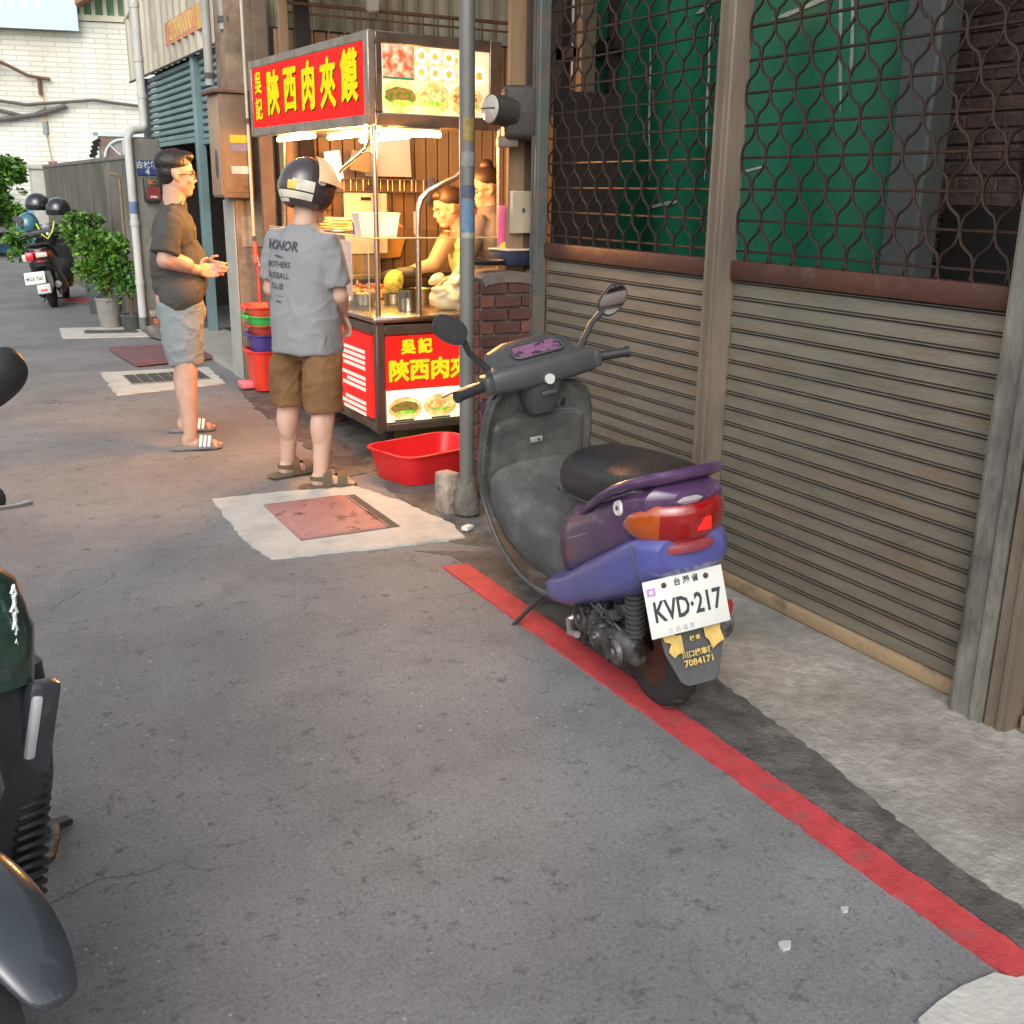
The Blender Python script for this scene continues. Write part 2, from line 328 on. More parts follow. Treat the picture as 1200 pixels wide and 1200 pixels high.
# little things lying about
lt = [((1.40,1.352),'flat pale pebble lying alone on the near asphalt','pebble',.016),((1.597,1.38),'thin white scrap on the asphalt left of the red line','litter',.010),]
for (x,y),lb,ct,s in lt:
    tag(MB().prism([(s*a_*math.cos(t_), s*a_*.8*math.sin(t_)) for a_, t_ in ((1.2,.2),(.9,1.1),(1.15,2.0),(.8,3.0),(1.1,3.9),(.95,5.0),(.8,5.7))], (1,0,0),(0,1,0),(0,0,1),(x,y,.001),.007).build('pebble' if ct == 'pebble' else 'scrap', M("pale_stone", (.42,.43,.40), .1, 20, .7), None), lb, ct)
tag(MB().box((2.047,4.17,.02),(.055,.035,.02),.004,(0,0,.5)).build('cardboard_scrap', M("white_card", (.7,.68,.64), .1, 20, .8), None), 'small white crumpled packet on the pavement beside the grey pole foot', 'litter')

# ================================================================== shutters and scrollwork grille
SLT = M("shutter_slat_paint", w=True, c=(.185,.168,.132), v=.22, s=3, rough=.5, metal=.25, bump=.2, bs=30, c2=(.20,.135,.08), c2s=1.9, c2t=(.52,.72), stretch=(1,1,5))
SLG = M("slat_groove", (.085,.068,.052), .3, 6, .8)
POSTM = M("post_paint", w=True, c=(.155,.125,.095), v=.22, s=5, rough=.6, metal=.1, bump=.35, bs=40, c2=(.10,.085,.07), c2s=4, c2t=(.5,.75), stretch=(1,1,.35))
POSTD = M("weathered_post", w=True, c=(.15,.143,.122), v=.4, s=5, rough=.7, bump=.5, bs=40, c2=(.055,.052,.048), c2s=3.5, c2t=(.46,.66), stretch=(1,1,.4))
BAND = M("rust_red_channel", (.060,.020,.012), .18, 5, .6, bump=.2, c2=(.10,.05,.04), c2s=3)
ROD = M("rusty_rod", w=True, c=(.036,.020,.014), v=.35, s=18, rough=.5, metal=.4, bump=.2)
XS = 2.667
def slat_mb(L):
    prof = [(0,.0),(0,.044),(-.004,.0455),(.008,.047),(.008,.049),(-.006,.051),(-.006,.0535),(.008,.0555),(.008,.0575),(0,.0598)]
    b = MB(); n = len(prof)
    vs = [(x, y, z) for y in (0, L) for x, z in prof] ; fs = [(i, i+1, i+1+n, i+n) for i in range(n-1)]
    b.add(vs, fs); b.mi = [1 if k in (2,3,4,6,7) else 0 for k in range(n-1)]
    vs2 = [(x+.012, y, z) for x, y, z in vs]; b.cur = 0; b.add(vs2[:1]+[vs2[n-1], vs2[2*n-1], vs2[n]], [(0,1,2,3)])
    return b
def wave_pts(y0, h, ph, d=.118, row=.109):
    pts = []; n = int(h/row*8)
    for i in range(n+1):
        z = i/n*h; c = math.cos(math.pi*z/row+ph); c = (abs(c)**.50)*(1 if c >= 0 else -1)
        pts.append((0, y0+d/4*c, z))
    return pts
def bay(y0, y1, label, top=2.95, grl=True):
    L = y1-y0
    sh = root('rolling_shutter', label, 'shutter', (XS, y0, 0)); me = slat_mb(L).mesh('slat', [SLT, SLG], 0)
    for i in range(19):
        inst(me, 'slat', sh, (rnd.uniform(-.0015,.0015), 0, .062+i*.0596), (0, rnd.uniform(-.012,.012), 0))
    MB().box((-.004, L/2, .033),(.03, L, .05),.006).build('bottom_rail', M("tan_rail", (.30,.215,.125), .2, 6, .6, bump=.3, c2=(.16,.12,.08), c2s=6), sh)
    MB().box((.004, L/2, .007),(.03, L-.01, .012)).build('rubber_seal', GR, sh, 0)
    return L
def grille(y0, y1, label, top=2.95):
    L = y1-y0; gq = root('security_grille', label, 'grille', (XS, y0, 1.195))
    MB().box((.006, L/2, .034),(.06, L, .068),.004).build('bottom_channel', BAND, gq)
    h = top-1.265; nb = int(h/.109)
    bar = MB().box((0, L/2, 0),(.012, L, .009),.002,seg=1).mesh('bar', ROD, 0)
    for i in range(nb): inst(bar, 'bar', gq, (0, 0, .068+.035+i*.109))
    a = MB().tube(wave_pts(0, h-.02, 0), .0050, 5).mesh('scroll_rod', ROD, 60); b_ = MB().tube(wave_pts(0, h-.02, math.pi), .0050, 5).mesh('scroll_rod', ROD, 60)
    k = int(L/.059)
    for i in range(k): inst(a if i % 2 else b_, 'scroll_rod', gq, (-.006+rnd.uniform(-.002,.002), .03+i*(L-.06)/(k-1)+rnd.uniform(-.003,.003), .068-.074))
def box_thing(name, dims, m, label, cat, bev=.006, **k):
    return tag(MB().bx(*dims, bev).build(name, m, None), label, cat, **k)
bay(3.258, 4.56, 'far bay of brown rolling shutter behind the scooter handlebars'); bay(1.94, 3.17, 'middle bay of brown rolling shutter, widest in view, right of the scooter')
bay(.3, 1.74, 'nearest bay of brown shutter cut by the right edge')
grille(3.258, 4.56, 'rusty scrollwork grille above the far shutter bay'); grille(1.94, 3.17, 'rusty scrollwork grille above the middle shutter bay'); grille(.3, 1.74, 'rusty scrollwork grille above the nearest shutter bay')
def post(name, y, w, m, label, x=XS-.035, d=.09, top=4.2):
    o = root(name, label, 'post', (x, y, 0))
    MB().box((0,0,top/2),(d,w,top),.006,seg=1).build('channel', m, o); MB().box((-d/2-.004,w*.28,top/2),(.01,.012,top)).build('edge_fold', m, o, 0); MB().box((-d/2-.004,-w*.28,top/2),(.01,.012,top)).build('edge_fold', m, o, 0)
post('shutter_post', 3.215, .080, POSTM, 'brown steel post between the two full shutter bays')
post('shutter_post', 1.885, .115, POSTD, 'rough grey blackened post at the right end of the middle shutter')
post('shutter_post', 1.79, .07, POSTM, 'narrow ribbed brown post nearest the right edge', x=XS-.02)
post('shutter_post', 4.585, .055, M("green_grey_post", (.075,.085,.078), .25, 5, .6, bump=.3, c2=(.16,.09,.05), c2s=4), 'thin green-grey post between the brick pier and far shutter', d=.06)
# ---------------- yard behind the grille
GREEN = M("green_tarpaulin", (.003,.115,.058), .22, 1.6, .6, bump=.6, bs=3, c2=(.010,.055,.035), c2s=1.1, c2t=(.5,.75), stretch=(1,1,.35))
def tarp(u, v):
    y = 3.24+2.40*u-.25*u*v; z = .2+3.4*v
    return (3.6+.05*math.sin(9*u+2*v)+.03*math.sin(23*u+1)-.22*v, y, z)
tp = root('tarpaulin', 'green tarpaulin sheet hung behind the scrollwork grille', 'tarpaulin')
MB().grid(tarp, 50, 24, .006).build('sheet', GREEN, tp, 60)
WH = M("white_tape", (.26,.30,.27), .3, 20, .6)
for (a, b) in () or (((.50,.40),(.52,.62)),((.14,.48),(.15,.70)),((.44,.40),(.32,.42)),((.32,.60),(.10,.62)),((.75,.40),(.77,.60)),((.73,.36),(.62,.37)),((.12,.5),(.13,.68)),((.60,.63),(.48,.64))):
    pts = []
    for k in range(7):
        t = k/6; x, y, z = tarp(a[0]+(b[0]-a[0])*t, a[1]+(b[1]-a[1])*t); pts.append((x-.012, y+rnd.uniform(-.006,.006), z))
    MB().tube(pts, [.002]+[rnd.uniform(.006,.012) for _ in range(5)]+[.002], 5, .3, up=(1,0,0)).build('tape_strip', WH, tp, 60)
tag(MB().bx(3.5,3.62,3.08,3.26,0,3.6,.01).build('grey_upright_board', M("grey_board", (.065,.075,.072), .2, 4, .7, bump=.2), None), 'grey upright board at the right edge of the green tarpaulin', 'board')
bw = root('yard_brick_wall', 'dull pinkish brick yard wall behind the right part of the grille', 'wall', (4.25,0,0))
MB().bx(0,.2,.2,4.4,0,3.4).build('core', M("brick_core", (.16,.12,.11), .3, 6, .9, bump=.4), bw, 0)
BR0 = M("yard_brick", w=True, c=(.115,.075,.066), v=.5, s=9, rough=.9, bump=.8, c2=(.05,.036,.03), c2s=4)
ybm = MB().box((0,0,0),(.02,.20,.055),.004,seg=1).mesh('brick', BR0, 0)
for i in range(20):
    for j in range(13): inst(ybm, 'brick', bw, (-.006+rnd.uniform(-.003,.003), 1.5+j*.213+(.1 if i % 2 else 0), 1.0+i*.067+.02))
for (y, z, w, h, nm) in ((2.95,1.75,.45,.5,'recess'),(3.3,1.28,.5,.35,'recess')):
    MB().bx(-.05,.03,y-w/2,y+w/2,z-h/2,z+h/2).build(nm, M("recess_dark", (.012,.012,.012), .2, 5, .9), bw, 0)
# dark wall added to block cart light, and pale wall at far left
SHD = M("light_block_dark", (.02,.014,.012), .3, 4, .9)
tag(MB().prism([(2.74,4.66),(3.13,4.66),(3.13,4.74),(2.86,4.74)], (1,0,0),(0,1,0),(0,0,1),(0,0,0),1.96).build('yard_light_block', SHD, None, 0), 'dark wall added left of the green tarpaulin behind the grille to block cart light', 'wall')  # added divider against lamp light; also fills the dark area beside the tarpaulin
tag(MB().prism([(2.95,4.76),(3.03,4.76),(5.06,8.3),(4.98,8.3)], (1,0,0),(0,1,0),(0,0,1),(0,0,0),2.6).build('light_block_partition', M("light_block_brown", (.10,.07,.045), .3, 4, .9, bump=.3), None, 0), 'brown partition added to block cart light between the cook recess and the yard', 'wall')  # added to keep the cart lamps from lighting the tarpaulin
yw = root('pale_yard_building', 'pale corrugated wall glimpsed high through the far grille', 'building', (3.72,6.1,0))
for k in range(9): MB().bx(k*.11,k*.11+.10,0,.05 if k % 2 else .02,0,4.5).build('corrugation', M("pale_sheet", (.62,.62,.55), .1, 3, .6), yw, 0)
fr = root('yard_window_frame', 'dark timber window frame glimpsed at top left through the grille', 'frame', (3.42,0,0))
BK = M("sooty_timber", (.018,.012,.01), .3, 9, .9)
for z in (2.26, 1.99, 2.95): MB().bx(-.03,.03,5.14,5.75,z-.03,z+.03).build('rail', BK, fr, 0)
for y in (5.5, 5.2, 5.75): MB().bx(-.03,.03,y-(.06 if y in(5.5,5.75) else .012),y+(.06 if y in(5.5,5.75) else .012),1.9,3.2).build('mullion', BK, fr, 0)
tag(MB().bx(2.75,6.5,-1,.25,0,4.2).build('yard_end_wall', M("yard_end", (.13,.11,.1), .3, 4, .9), None), 'dull wall closing the near end of the yard behind the shutters', 'wall')
tag(MB().box((3.9,4.6,3.75),(2.6,7.6,.05),.004,(0,R(-4),0)).build('yard_shade_sheet', M("shade_sheet_grey", (.2,.2,.19), .2, 4, .7), None), 'unseen sheet added over the yard behind the grille to shade it', 'canopy')  # out of view, added to darken the open yard
struct('yard_floor', MB().bx(2.72,7,0,8.4,0,.012), M("yard_dirt", (.09,.08,.07), .3, 5, .9))

# ================================================================== brick pier, pole, meter
pier = root('brick_pier', 'low red-brown brick pier with a rounded cement top beside the grey pole', 'brick pier', (2.478,4.70,0))
MB().bx(-.140,.140,-.085,.10,0,1.09).build('mortar_core', M("mortar", (.16,.135,.12), .3, 12, .9, bump=.5), pier, 0)
BRK = [M("red_brick", w=True, c=(.115,.038,.027), v=.35, s=14, rough=.85, bump=.5, bs=60), M("dark_brick", w=True, c=(.075,.030,.024), v=.35, s=14, rough=.85, bump=.5, bs=60), M("brown_brick", w=True, c=(.14,.052,.034), v=.35, s=14, rough=.85, bump=.5, bs=60)]
full = [MB().box((0,0,0),(.140,.024,.053),.004,seg=1).mesh('brick', b, 0) for b in BRK]; half = [MB().box((0,0,0),(.064,.024,.053),.004,seg=1).mesh('brick', b, 0) for b in BRK]
sidef = [MB().box((0,0,0),(.024,.085,.053),.004,seg=1).mesh('brick', b, 0) for b in BRK]
for i in range(17):
    z = .034+i*.0635
    if i % 2 == 0: lay = [(full, -.076), (full, .073)]
    else: lay = [(half, -.114), (full, -.003), (half, .108)]
    for st, x in lay: inst(rnd.choice(st), 'brick', pier, (x+rnd.uniform(-.002,.002), -.092+rnd.uniform(-.003,.003), z), (0, rnd.uniform(-.01,.01), 0))
    for y in ((-.035, .06) if i % 2 else (-.03, .062)): inst(rnd.choice(sidef), 'brick', pier, (-.144, y, z))
cap = MB(); cap.grid(lambda u, v: (-.155+.31*u, -.11+.23*v, 1.10+.028*math.sin(math.pi*u)**.5), 16, 6, .05); cap.build('cement_cap', M("cement_dark", (.13,.11,.095), .3, 12, .9, bump=.5), pier)
pl = root('grey_pole', 'tall grey steel pole standing on the kerb in front of the food cart', 'pole', (2.15,4.39,0))
PLM = M("grey_pole_paint", (.145,.147,.138), .15, 6, .5, .2, bump=.12, c2=(.10,.088,.072), c2s=4, c2t=(.45,.75), stretch=(1,1,.3))
MB().cyl((0,0,0),(0,0,4.4),.034,n=24).build('shaft', PLM, pl)
MB().cyl((0,0,.83),(0,0,.836),.0355,n=24).build('joint_ring', GR, pl)
b = MB(); b.lathe([(.036,.0),(.062,.02),(.066,.08),(.05,.13),(.04,.19),(.035,.20)], n=9); b.build('mud_collar', M("mud_cement", (.13,.12,.1), .4, 14, .95, bump=.9, bs=30), pl)
for z0, z1, c, nm in ((1.70,1.80,(.35,.27,.07),'yellow_sticker'),(1.32,1.46,(.15,.28,.42),'blue_sticker'),(1.295,1.32,(.45,.42,.34),'white_sticker'),(1.47,1.52,(.09,.12,.2),'navy_sticker'),(1.60,1.66,(.3,.31,.3),'peeled_sticker')):
    a0, a1 = (R(215), R(300)) if 'yellow' in nm else (R(200), R(340))
    b = MB(); b.grid(lambda u, v: (.0352*math.cos(a0+(a1-a0)*u), .0352*math.sin(a0+(a1-a0)*u), z0+(z1-z0)*v), 10, 1, -.0008); b.build(nm, M(nm, tuple(k_*.6 for k_ in c), .3, 40, .6), pl, 60)
tag(MB().box((2.10,4.50,.10),(.085,.10,.20),.012,(0,0,.25)).build('stone_block', M("broken_block", (.30,.25,.2), .5, 12, .95, bump=.9, bs=25, c2=(.07,.05,.04), c2s=9), None), 'broken brown and white block standing at the foot of the pole', 'block')
# electric meter on its post
mt = root('electric_meter', 'grey electric meter box with a round glass face hung beside the pole', 'electric meter', (2.53,4.66,1.85), rz=R(-18))
MG = M("meter_grey", (.040,.034,.028), .3, 9, .6, bump=.3)
MB().box((.03,.02,0),(.17,.13,.24),.03,seg=3).build('housing', MG, mt)
MB().cyl((-.02,-.0,.0),(-.125,-.055,.01),.072,.066,24).build('drum', MG, mt)
MB().lathe([(.062,0),(.05,.012),(.0005,.018)], (-.125,-.055,.01), (-.105,-.055,.01), 24).build('glass_face', M("meter_face", (.42,.38,.33), .2, 20, .15), mt)
MB().box((-.138,-.063,.012),(.006,.10,.006),rot=(0,0,R(28))).build('face_bar', GR, mt)
MB().box((-.03,.02,-.13),(.10,.07,.05),.012).build('terminal_cover', M("meter_cover", (.16,.13,.1), .3, 9, .6), mt)
wb = root('timber_board', 'worn tan timber board fixed upright beside the green-grey post', 'board', (2.60,4.74,0))
TIM = M("warm_timber", (.22,.14,.075), .3, 7, .75, bump=.4, c2=(.12,.075,.04), c2s=3.5, stretch=(1,1,.25))
MB().bx(-.055,.035,0,.03,1.12,3.4,.004).build('plank', TIM, wb)
MB().bx(.036,.075,.0,.02,1.12,3.4,.003).build('plank', M("dark_timber", (.07,.045,.03), .3, 8, .8), wb)
MB().bx(-.05,.06,-.03,0,1.30,1.50,.004).build('switch_box', M("switch_tan", (.40,.33,.24), .15, 9, .6), wb); MB().ell((.012,-.033,1.41),(.009,.004,.012),n=8,m=6).build('knob', GR, wb)
# things on the pier
tag(MB().lathe([(.0005,0),(.075,.0),(.095,.02),(.09,.024),(.07,.008),(.0005,.006)], (2.40,4.70,1.155), n=24).build('black_pan', M("black_iron", (.02,.016,.014), .3, 20, .5), None), 'shallow black pan resting on top of the brick pier', 'pan')
nb = root('navy_box', 'flat navy blue box lying on the right of the brick pier', 'box', (2.58,4.74,1.15), rz=R(6))
MB().box((0,0,.035),(.19,.16,.07),.006).build('carton', M("navy_card", (.018,.022,.05), .3, 20, .5), nb); MB().box((0,0,.074),(.20,.17,.008),.002).build('lid', M("cream_lid", (.5,.4,.3), .2, 20, .6), nb)
pk = root('pink_packet', 'upright pink and purple packet with a yellow base on the pier', 'packet', (2.555,4.80,1.16), rz=R(8))
MB().box((0,0,.15),(.065,.03,.24),.008).build('packet', M("pink_pack", (.62,.10,.22), .15, 15, .5, c2=(.25,.15,.45), c2s=5), pk); MB().ell((-.005,-.02,.045),(.04,.02,.055)).build('yellow_base', M("yellow_green", (.55,.42,.03), .3, 20, .5), pk)
cl = root('paper_calendar', 'yellow paper notice clipped upright at the right end of the pier', 'notice', (2.655,4.75,1.235), rz=R(-4))
MB().box((0,0,.10),(.06,.004,.2),.001,rot=(0,R(5),0)).build('sheet', M("yellow_paper", (.65,.42,.12), .2, 25, .7, c2=(.4,.3,.2), c2s=30), cl); MB().box((0,-.003,.195),(.066,.012,.014),.002).build('clip', M("red_clip", (.4,.03,.03)), cl)

# ================================================================== FOOD CART
CHR = M("brushed_steel", (.55,.50,.44), .12, 5, .26, 1., bump=.06, bs=40, stretch=(1,1,6))
CHRD = M("brown_steel_frame", (.20,.165,.135), .2, 6, .38, .75, bump=.12, c2=(.12,.095,.08), c2s=4)
YEL = EM("yellow_lettering", (1.,.80,.02), .60); YELD = EM("dark_outline", (.05,.055,.0), .6); WHL = EM("white_lettering", (1,.84,.70), .62)
cart = root('food_cart', 'steel street food cart with lit red sign, photo panels and glass counter', 'food cart', (2.18,5.60,0))
CW, CLN = .80, 1.98
MB().bx(.02,CW-.02,.02,CLN-.02,.19,.76).build('cabinet', CHRD, cart, 0)
for x, y in ((0.0,0.0),(CW-.05,0.0),(0.0,CLN-.05),(CW-.05,CLN-.05)): MB().bx(x,x+.05,y,y+.05,.16,.785,.006).build('corner_post', CHRD, cart)
for (x0,x1,y0,y1) in ((.05,CW-.05,0,.03),(0,.03,.05,CLN-.05)):
    MB().bx(x0,x1,y0,y1,.16,.205,.004).build('frame_rail', CHRD, cart); MB().bx(x0,x1,y0,y1,.715,.77,.004).build('frame_rail', CHRD, cart)
MB().box((CW/2,CLN/2,.80),(CW+.04,CLN+.04,.035),.012).build('countertop', CHR, cart)
c = MB()
for x, y in ((.10,.12),(.70,.12),(.10,CLN-.15),(.70,CLN-.15)):
    w = MB(); w.lathe([(.0005,-.02),(.05,-.018),(.058,-.008),(.058,.008),(.05,.018),(.0005,.02)], (x,y,.058), (1,0,0), 18); wo_ = w.build('castor', M("black_rubber", (.02,.02,.02), .3, 20, .8), cart); MB().box((x,y,.12),(.06,.09,.07),.01).build('fork', M("black_steel", (.03,.03,.03), .2, 9, .5), wo_)
# lower end panel: red with lettering, photos below
EP = MB().bx(.055,.745,-.006,.008,.40,.705).build('end_sign_panel', LIT('red_backlit_end', (.90,.012,.008), 1.7, (.34,-.01,.46), (.5,.5,.28), .55), cart, 0)
def letters(s, size, o, a, b, parent, name='lettering', off=.006, sx=1., m=YEL, outline=True, sp=1.):
    if size > .08:
        n_ = Vector(a).cross(Vector(b)).normalized(); va = Vector(a).normalized(); vb = Vector(b).normalized(); w = off; b1 = MB(); b2 = MB()
        for k, (dx, dy) in enumerate(((0,0),(w,0),(-w,0),(0,w*.8),(0,-w*.8),(w*.7,w*.6),(-w*.7,-w*.6))):
            t = text_mb(s, size, .0012, .0004, sx, sp=sp); xf(t, plane_mat(Vector(o)+n_*(.003+.00025*k)+va*dx+vb*dy, a, b)); b1.add(t.v, t.f)
            t = text_mb(s, size, .0012, .0004, sx, sp=sp); xf(t, plane_mat(Vector(o)+n_*(.0008+.0002*k)+va*(dx+.004*size/.12)+vb*(dy-.004*size/.12), a, b)); b2.add(t.v, t.f)
        b2.build('lettering_outline', YELD, parent, 0); return b1.build(name, m, parent, 0)
    if outline:
        t = text_mb(s, size, off+.0045, .001, sx, sp=sp); n_ = Vector(a).cross(Vector(b)).normalized(); xf(t, plane_mat(Vector(o)+n_*.001+Vector(a).normalized()*.004-Vector(b).normalized()*.004, a, b)); t.build('lettering_outline', YELD, parent, 0)
    t = text_mb(s, size, off, .0015, sx, sp=sp); n_ = Vector(a).cross(Vector(b)).normalized(); xf(t, plane_mat(Vector(o)+n_*.003, a, b)); return t.build(name, m, parent, 0)
AX, AZ, AY = (1,0,0), (0,0,1), (0,-1,0)
letters("吳 記", .088, (.24,-.008,.640), AX, AZ, EP, sp=.9, off=.0035); letters("陝西肉夾饃", .128, (.385,-.008,.503), AX, (.05,0,1), EP, sp=1.02, off=.0045)
BUNC = (1.,.80,.42)
def burger(parent, cx, cz, w, h, plane, kind=0, em=.60):
    """printed picture of a filled flatbread: flat shapes 1 mm apart on the panel"""
    fn = lambda x, z, d: (x, plane-d, z)
    def disc(x, z, rx, rz, m, d, nm, j=0.):
        pts = [(x+rx*math.cos(t)*(1+rnd.uniform(-j,j)), z+rz*math.sin(t)*(1+rnd.uniform(-j,j))) for t in [2*math.pi*k/28 for k in range(28)]]
        b = MB(); b.add([fn(x, z, d)]+[fn(p[0], p[1], d) for p in pts], [(0, i+1, (i+1) % 28+1) for i in range(28)]); b.build(nm, m, parent, 0)
    fills = [((.05,.16,.01),(.30,.13,.05)), ((.95,.70,.28),(.62,.28,.08)), ((.30,.10,.02),(.7,.45,.2))][kind]
    disc(cx, cz, w*.52, h*.54, LIT('print_bun', (.92,.68,.30), em*.9, (0,0,0), (9,9,9), .9, (.72,.40,.10), 20.), .0012, 'printed_bread')
    disc(cx, cz+h*.03, w*.43, h*.29, LIT('print_fill%d' % kind, fills[0], em, (0,0,0), (9,9,9), .8, fills[1], 45.), .0024, 'printed_filling', .06)
    disc(cx+w*.03, cz-h*.18, w*.34, h*.09, LIT('print_greens', (.12,.42,.03), em, (0,0,0), (9,9,9), .8, (.45,.62,.10), 60.), .0034, 'printed_filling', .2)
LP = MB().bx(.055,.745,-.005,.008,.215,.398).build('end_photo_panel', LIT('photo_white', (1.,.90,.66), 1.05, (.30,-.01,.37), (.45,.4,.16), .6), cart, 0)
burger(LP, .165, .292, .20, .125, -.006, 0); burger(LP, .385, .295, .20, .125, -.006, 1); burger(LP, .61, .292, .20, .12, -.006, 2)
for cx in (.17,.40,.62): MB().bx(cx-.07,cx+.05,-.0075,-.0062,.217,.228).build('printed_plate', LIT('print_dark', (.03,.05,.02), 1., (0,0,0), (9,9,9), .8), LP, 0)
SP = MB().bx(-.006,.008,.07,CLN-.08,.235,.70).build('side_menu_panel', LIT('red_backlit_side', (.90,.015,.012), 1.7, (-.01,.5,.45), (.5,.9,.4), .7), cart, 0)
rr = random.Random(3)
for blk, (z0, n) in enumerate(((.60,4),(.445,3),(.30,3))):
    for i in range(n):
        z = z0-i*.032; L = rr.uniform(.30,.42); y = .17
        b = MB(); x = y
        while x < y+L:
            w = rr.choice((.016,.02,.024)); b.bx(-.0085,-.0065,x,x+w*.75,z-.010,z+.010); x += w
        b.build('menu_line', WHL, SP, 0)
# glass display, chrome posts
GL = GLASS("counter_glass")
MB().bx(.03,CW-.03,.012,.017,.82,1.235).build('glass_pane', GL, cart, 0); MB().bx(.012,.017,.03,CLN-.03,.82,1.235).build('glass_pane', GL, cart, 0)
MB().bx(.0,CW,.0,CLN*.99,1.238,1.246).build('glass_shelf', GL, cart, 0)
EDG = M("glass_edge_trim", (.62,.56,.30), .15, 8, .3, .3)
for a, b_ in (((0,-.003,1.242),(CW,-.003,1.242)),((-.003,0,1.242),(-.003,CLN,1.242)),((.0,CLN,.82),(.0,CLN,1.24)),((.0,.09,.82),(.0,.09,1.24))): MB().tube([a,b_],.004,6).build('trim', EDG, cart)
MB().cyl((.025,.025,.815),(.025,.025,1.83),.0145).build('post', CHR, cart); MB().cyl((.02,1.78,.815),(.02,1.62,1.83),.015).build('post', CHR, cart)
MB().tube([(.27,.02,.815),(.27,.02,1.30),(.275,.02,1.40),(.295,.02,1.45),(.33,.02,1.485),(.42,.02,1.53),(.50,.02,1.565),(.56,.02,1.61),(.595,.02,1.68),(.605,.02,1.84)], .0165, 12).build('bent_tube', CHR, cart)
MB().tube([(.03,.10,1.83),(.03,.105,1.76),(.03,.15,1.71),(.03,.3,1.67),(.03,.5,1.62),(.03,.75,1.55)], .011, 10).build('bent_tube', CHR, cart)
MB().cyl((.78,CLN-.03,.8),(.78,CLN-.03,1.83),.014).build('post', CHR, cart); MB().cyl((.78,.03,.8),(.78,.03,1.83),.013).build('post', CHR, cart)
MB().box((-.035,1.93,.765),(.05,.09,.07),.01).build('side_bracket', CHR, cart)
MB().bx(-.022,-.020,.30,.48,.90,1.215).build('menu_sheet', M("menu_paper", (.62,.50,.44), .08, 60, .8, c2=(.42,.34,.3), c2s=55, c2t=(.55,.6)), cart, 0)
# roof sign box, swung slightly off square from the cart
AG = R(3.5); ca, sa = math.cos(AG), math.sin(AG)
SBL, SBW = 1.86, .80
sb = MB().bx(.02,SBW-.02,.02,SBL-.02,1.835,2.255).build('sign_box', CHRD, cart, 0); sb.rotation_euler = (0,0,AG); sb.location = (-.012,-.012,0)
FRM = M("sign_frame_steel", (.33,.28,.23), .25, 7, .42, .7, bump=.2, c2=(.20,.15,.11), c2s=5)
for d in ((-.008,.03,0,SBL,2.235,2.285),(-.008,.03,0,SBL,1.82,1.875),(-.01,.035,-.01,.05,1.82,2.285),(-.01,.035,SBL-.045,SBL,1.82,2.285)): MB().bx(*d,.006).build('frame_bar', FRM, sb)
for d in ((.035,SBW,-.008,.03,2.225,2.285),(.035,SBW,-.008,.03,1.82,1.885),(SBW-.075,SBW+.005,-.010,.035,1.82,2.285),(.0355,.075,-.006,.03,1.886,2.224)): MB().bx(*d,.006).build('frame_bar', CHRD, sb)
MB().bx(-.003,.01,.05,SBL-.045,1.875,2.235).build('red_sign_panel', LIT('red_backlit_top', (.90,.008,.006), 1.6, (-.01,.60,2.12), (.6,.62,.22), .58), sb, 0)
for i, chx in enumerate("陝西肉夾饃"):
    yc = 1.42-i*.295; tilt = (.05,.02,-.03,.04,0)[i]
    letters(chx, .275, (-.004, yc, 2.05+(.0,.005,.0,-.005,.01)[i]), AY, (0,tilt,1), sb, off=.009, sx=.80)
letters("吳", .14, (-.004,1.69,2.135), AY, AZ, sb, off=.003, sx=.9); letters("記", .14, (-.004,1.69,1.975), AY, AZ, sb, off=.003, sx=.9)
PP = MB().bx(.075,SBW-.075,-.002,.01,1.886,2.224).build('photo_panel', LIT('photo_white_top', (1.,.82,.52), .62, (.50,-.01,2.12), (.30,.4,.18), .45), sb, 0)
MB().bx(.078,.262,-.0035,-.002,2.055,2.222).build('printed_sausages', LIT('print_sausage', (.70,.12,.05), .45, (0,0,0), (9,9,9), .9, (.95,.55,.38), 22.), sb, 0)
for (x, z, a) in ((.12,2.17,.9),(.165,2.19,-.5),(.205,2.12,1.1),(.15,2.13,1.2),(.235,2.16,.9),(.11,2.12,.3)):
    pts = [(x+.034*math.cos(t)*math.cos(a)-.016*math.sin(t)*math.sin(a), -.005, z+.034*math.cos(t)*math.sin(a)+.016*math.sin(t)*math.cos(a)) for t in [2*math.pi*k/16 for k in range(16)]]
    MB().add(pts, [tuple(range(16))]).build('printed_sausage', LIT('print_sausage2', (.62,.09,.035), .6, (0,0,0), (9,9,9), .9, (1.,.45,.25), 30.), sb, 0)
MB().bx(.078,.262,-.0045,-.0035,2.055,2.066).build('printed_leaf', LIT('print_leaf', (.02,.16,.07), 1., (0,0,0), (9,9,9), .8), sb, 0)
def egg(x, z, r):
    for k, (q, m, d) in enumerate(((1., LIT('egg_white', (1.,.88,.66), 1.0, (0,0,0), (9,9,9), .9), .0045), (.50, LIT('egg_yolk', (.95,.40,.06), 1.0, (0,0,0), (9,9,9), .9, (.75,.24,.04), 60.), .0055))):
        pts = [(x+r*q*math.cos(t), -d, z+r*q*.95*math.sin(t)) for t in [2*math.pi*k_/20 for k_ in range(20)]]; MB().add(pts, [tuple(range(20))]).build('printed_egg', m, sb, 0)
MB().bx(.264,.53,-.0035,-.002,2.055,2.222).build('printed_plate', LIT('egg_plate', (.50,.36,.12), .6, (0,0,0), (9,9,9), .9, (.85,.72,.40), 14.), sb, 0)
for i in range(3):
    for j in range(2): egg(.305+i*.083, 2.18-j*.082, .038)
egg(.66, 2.10, .045)
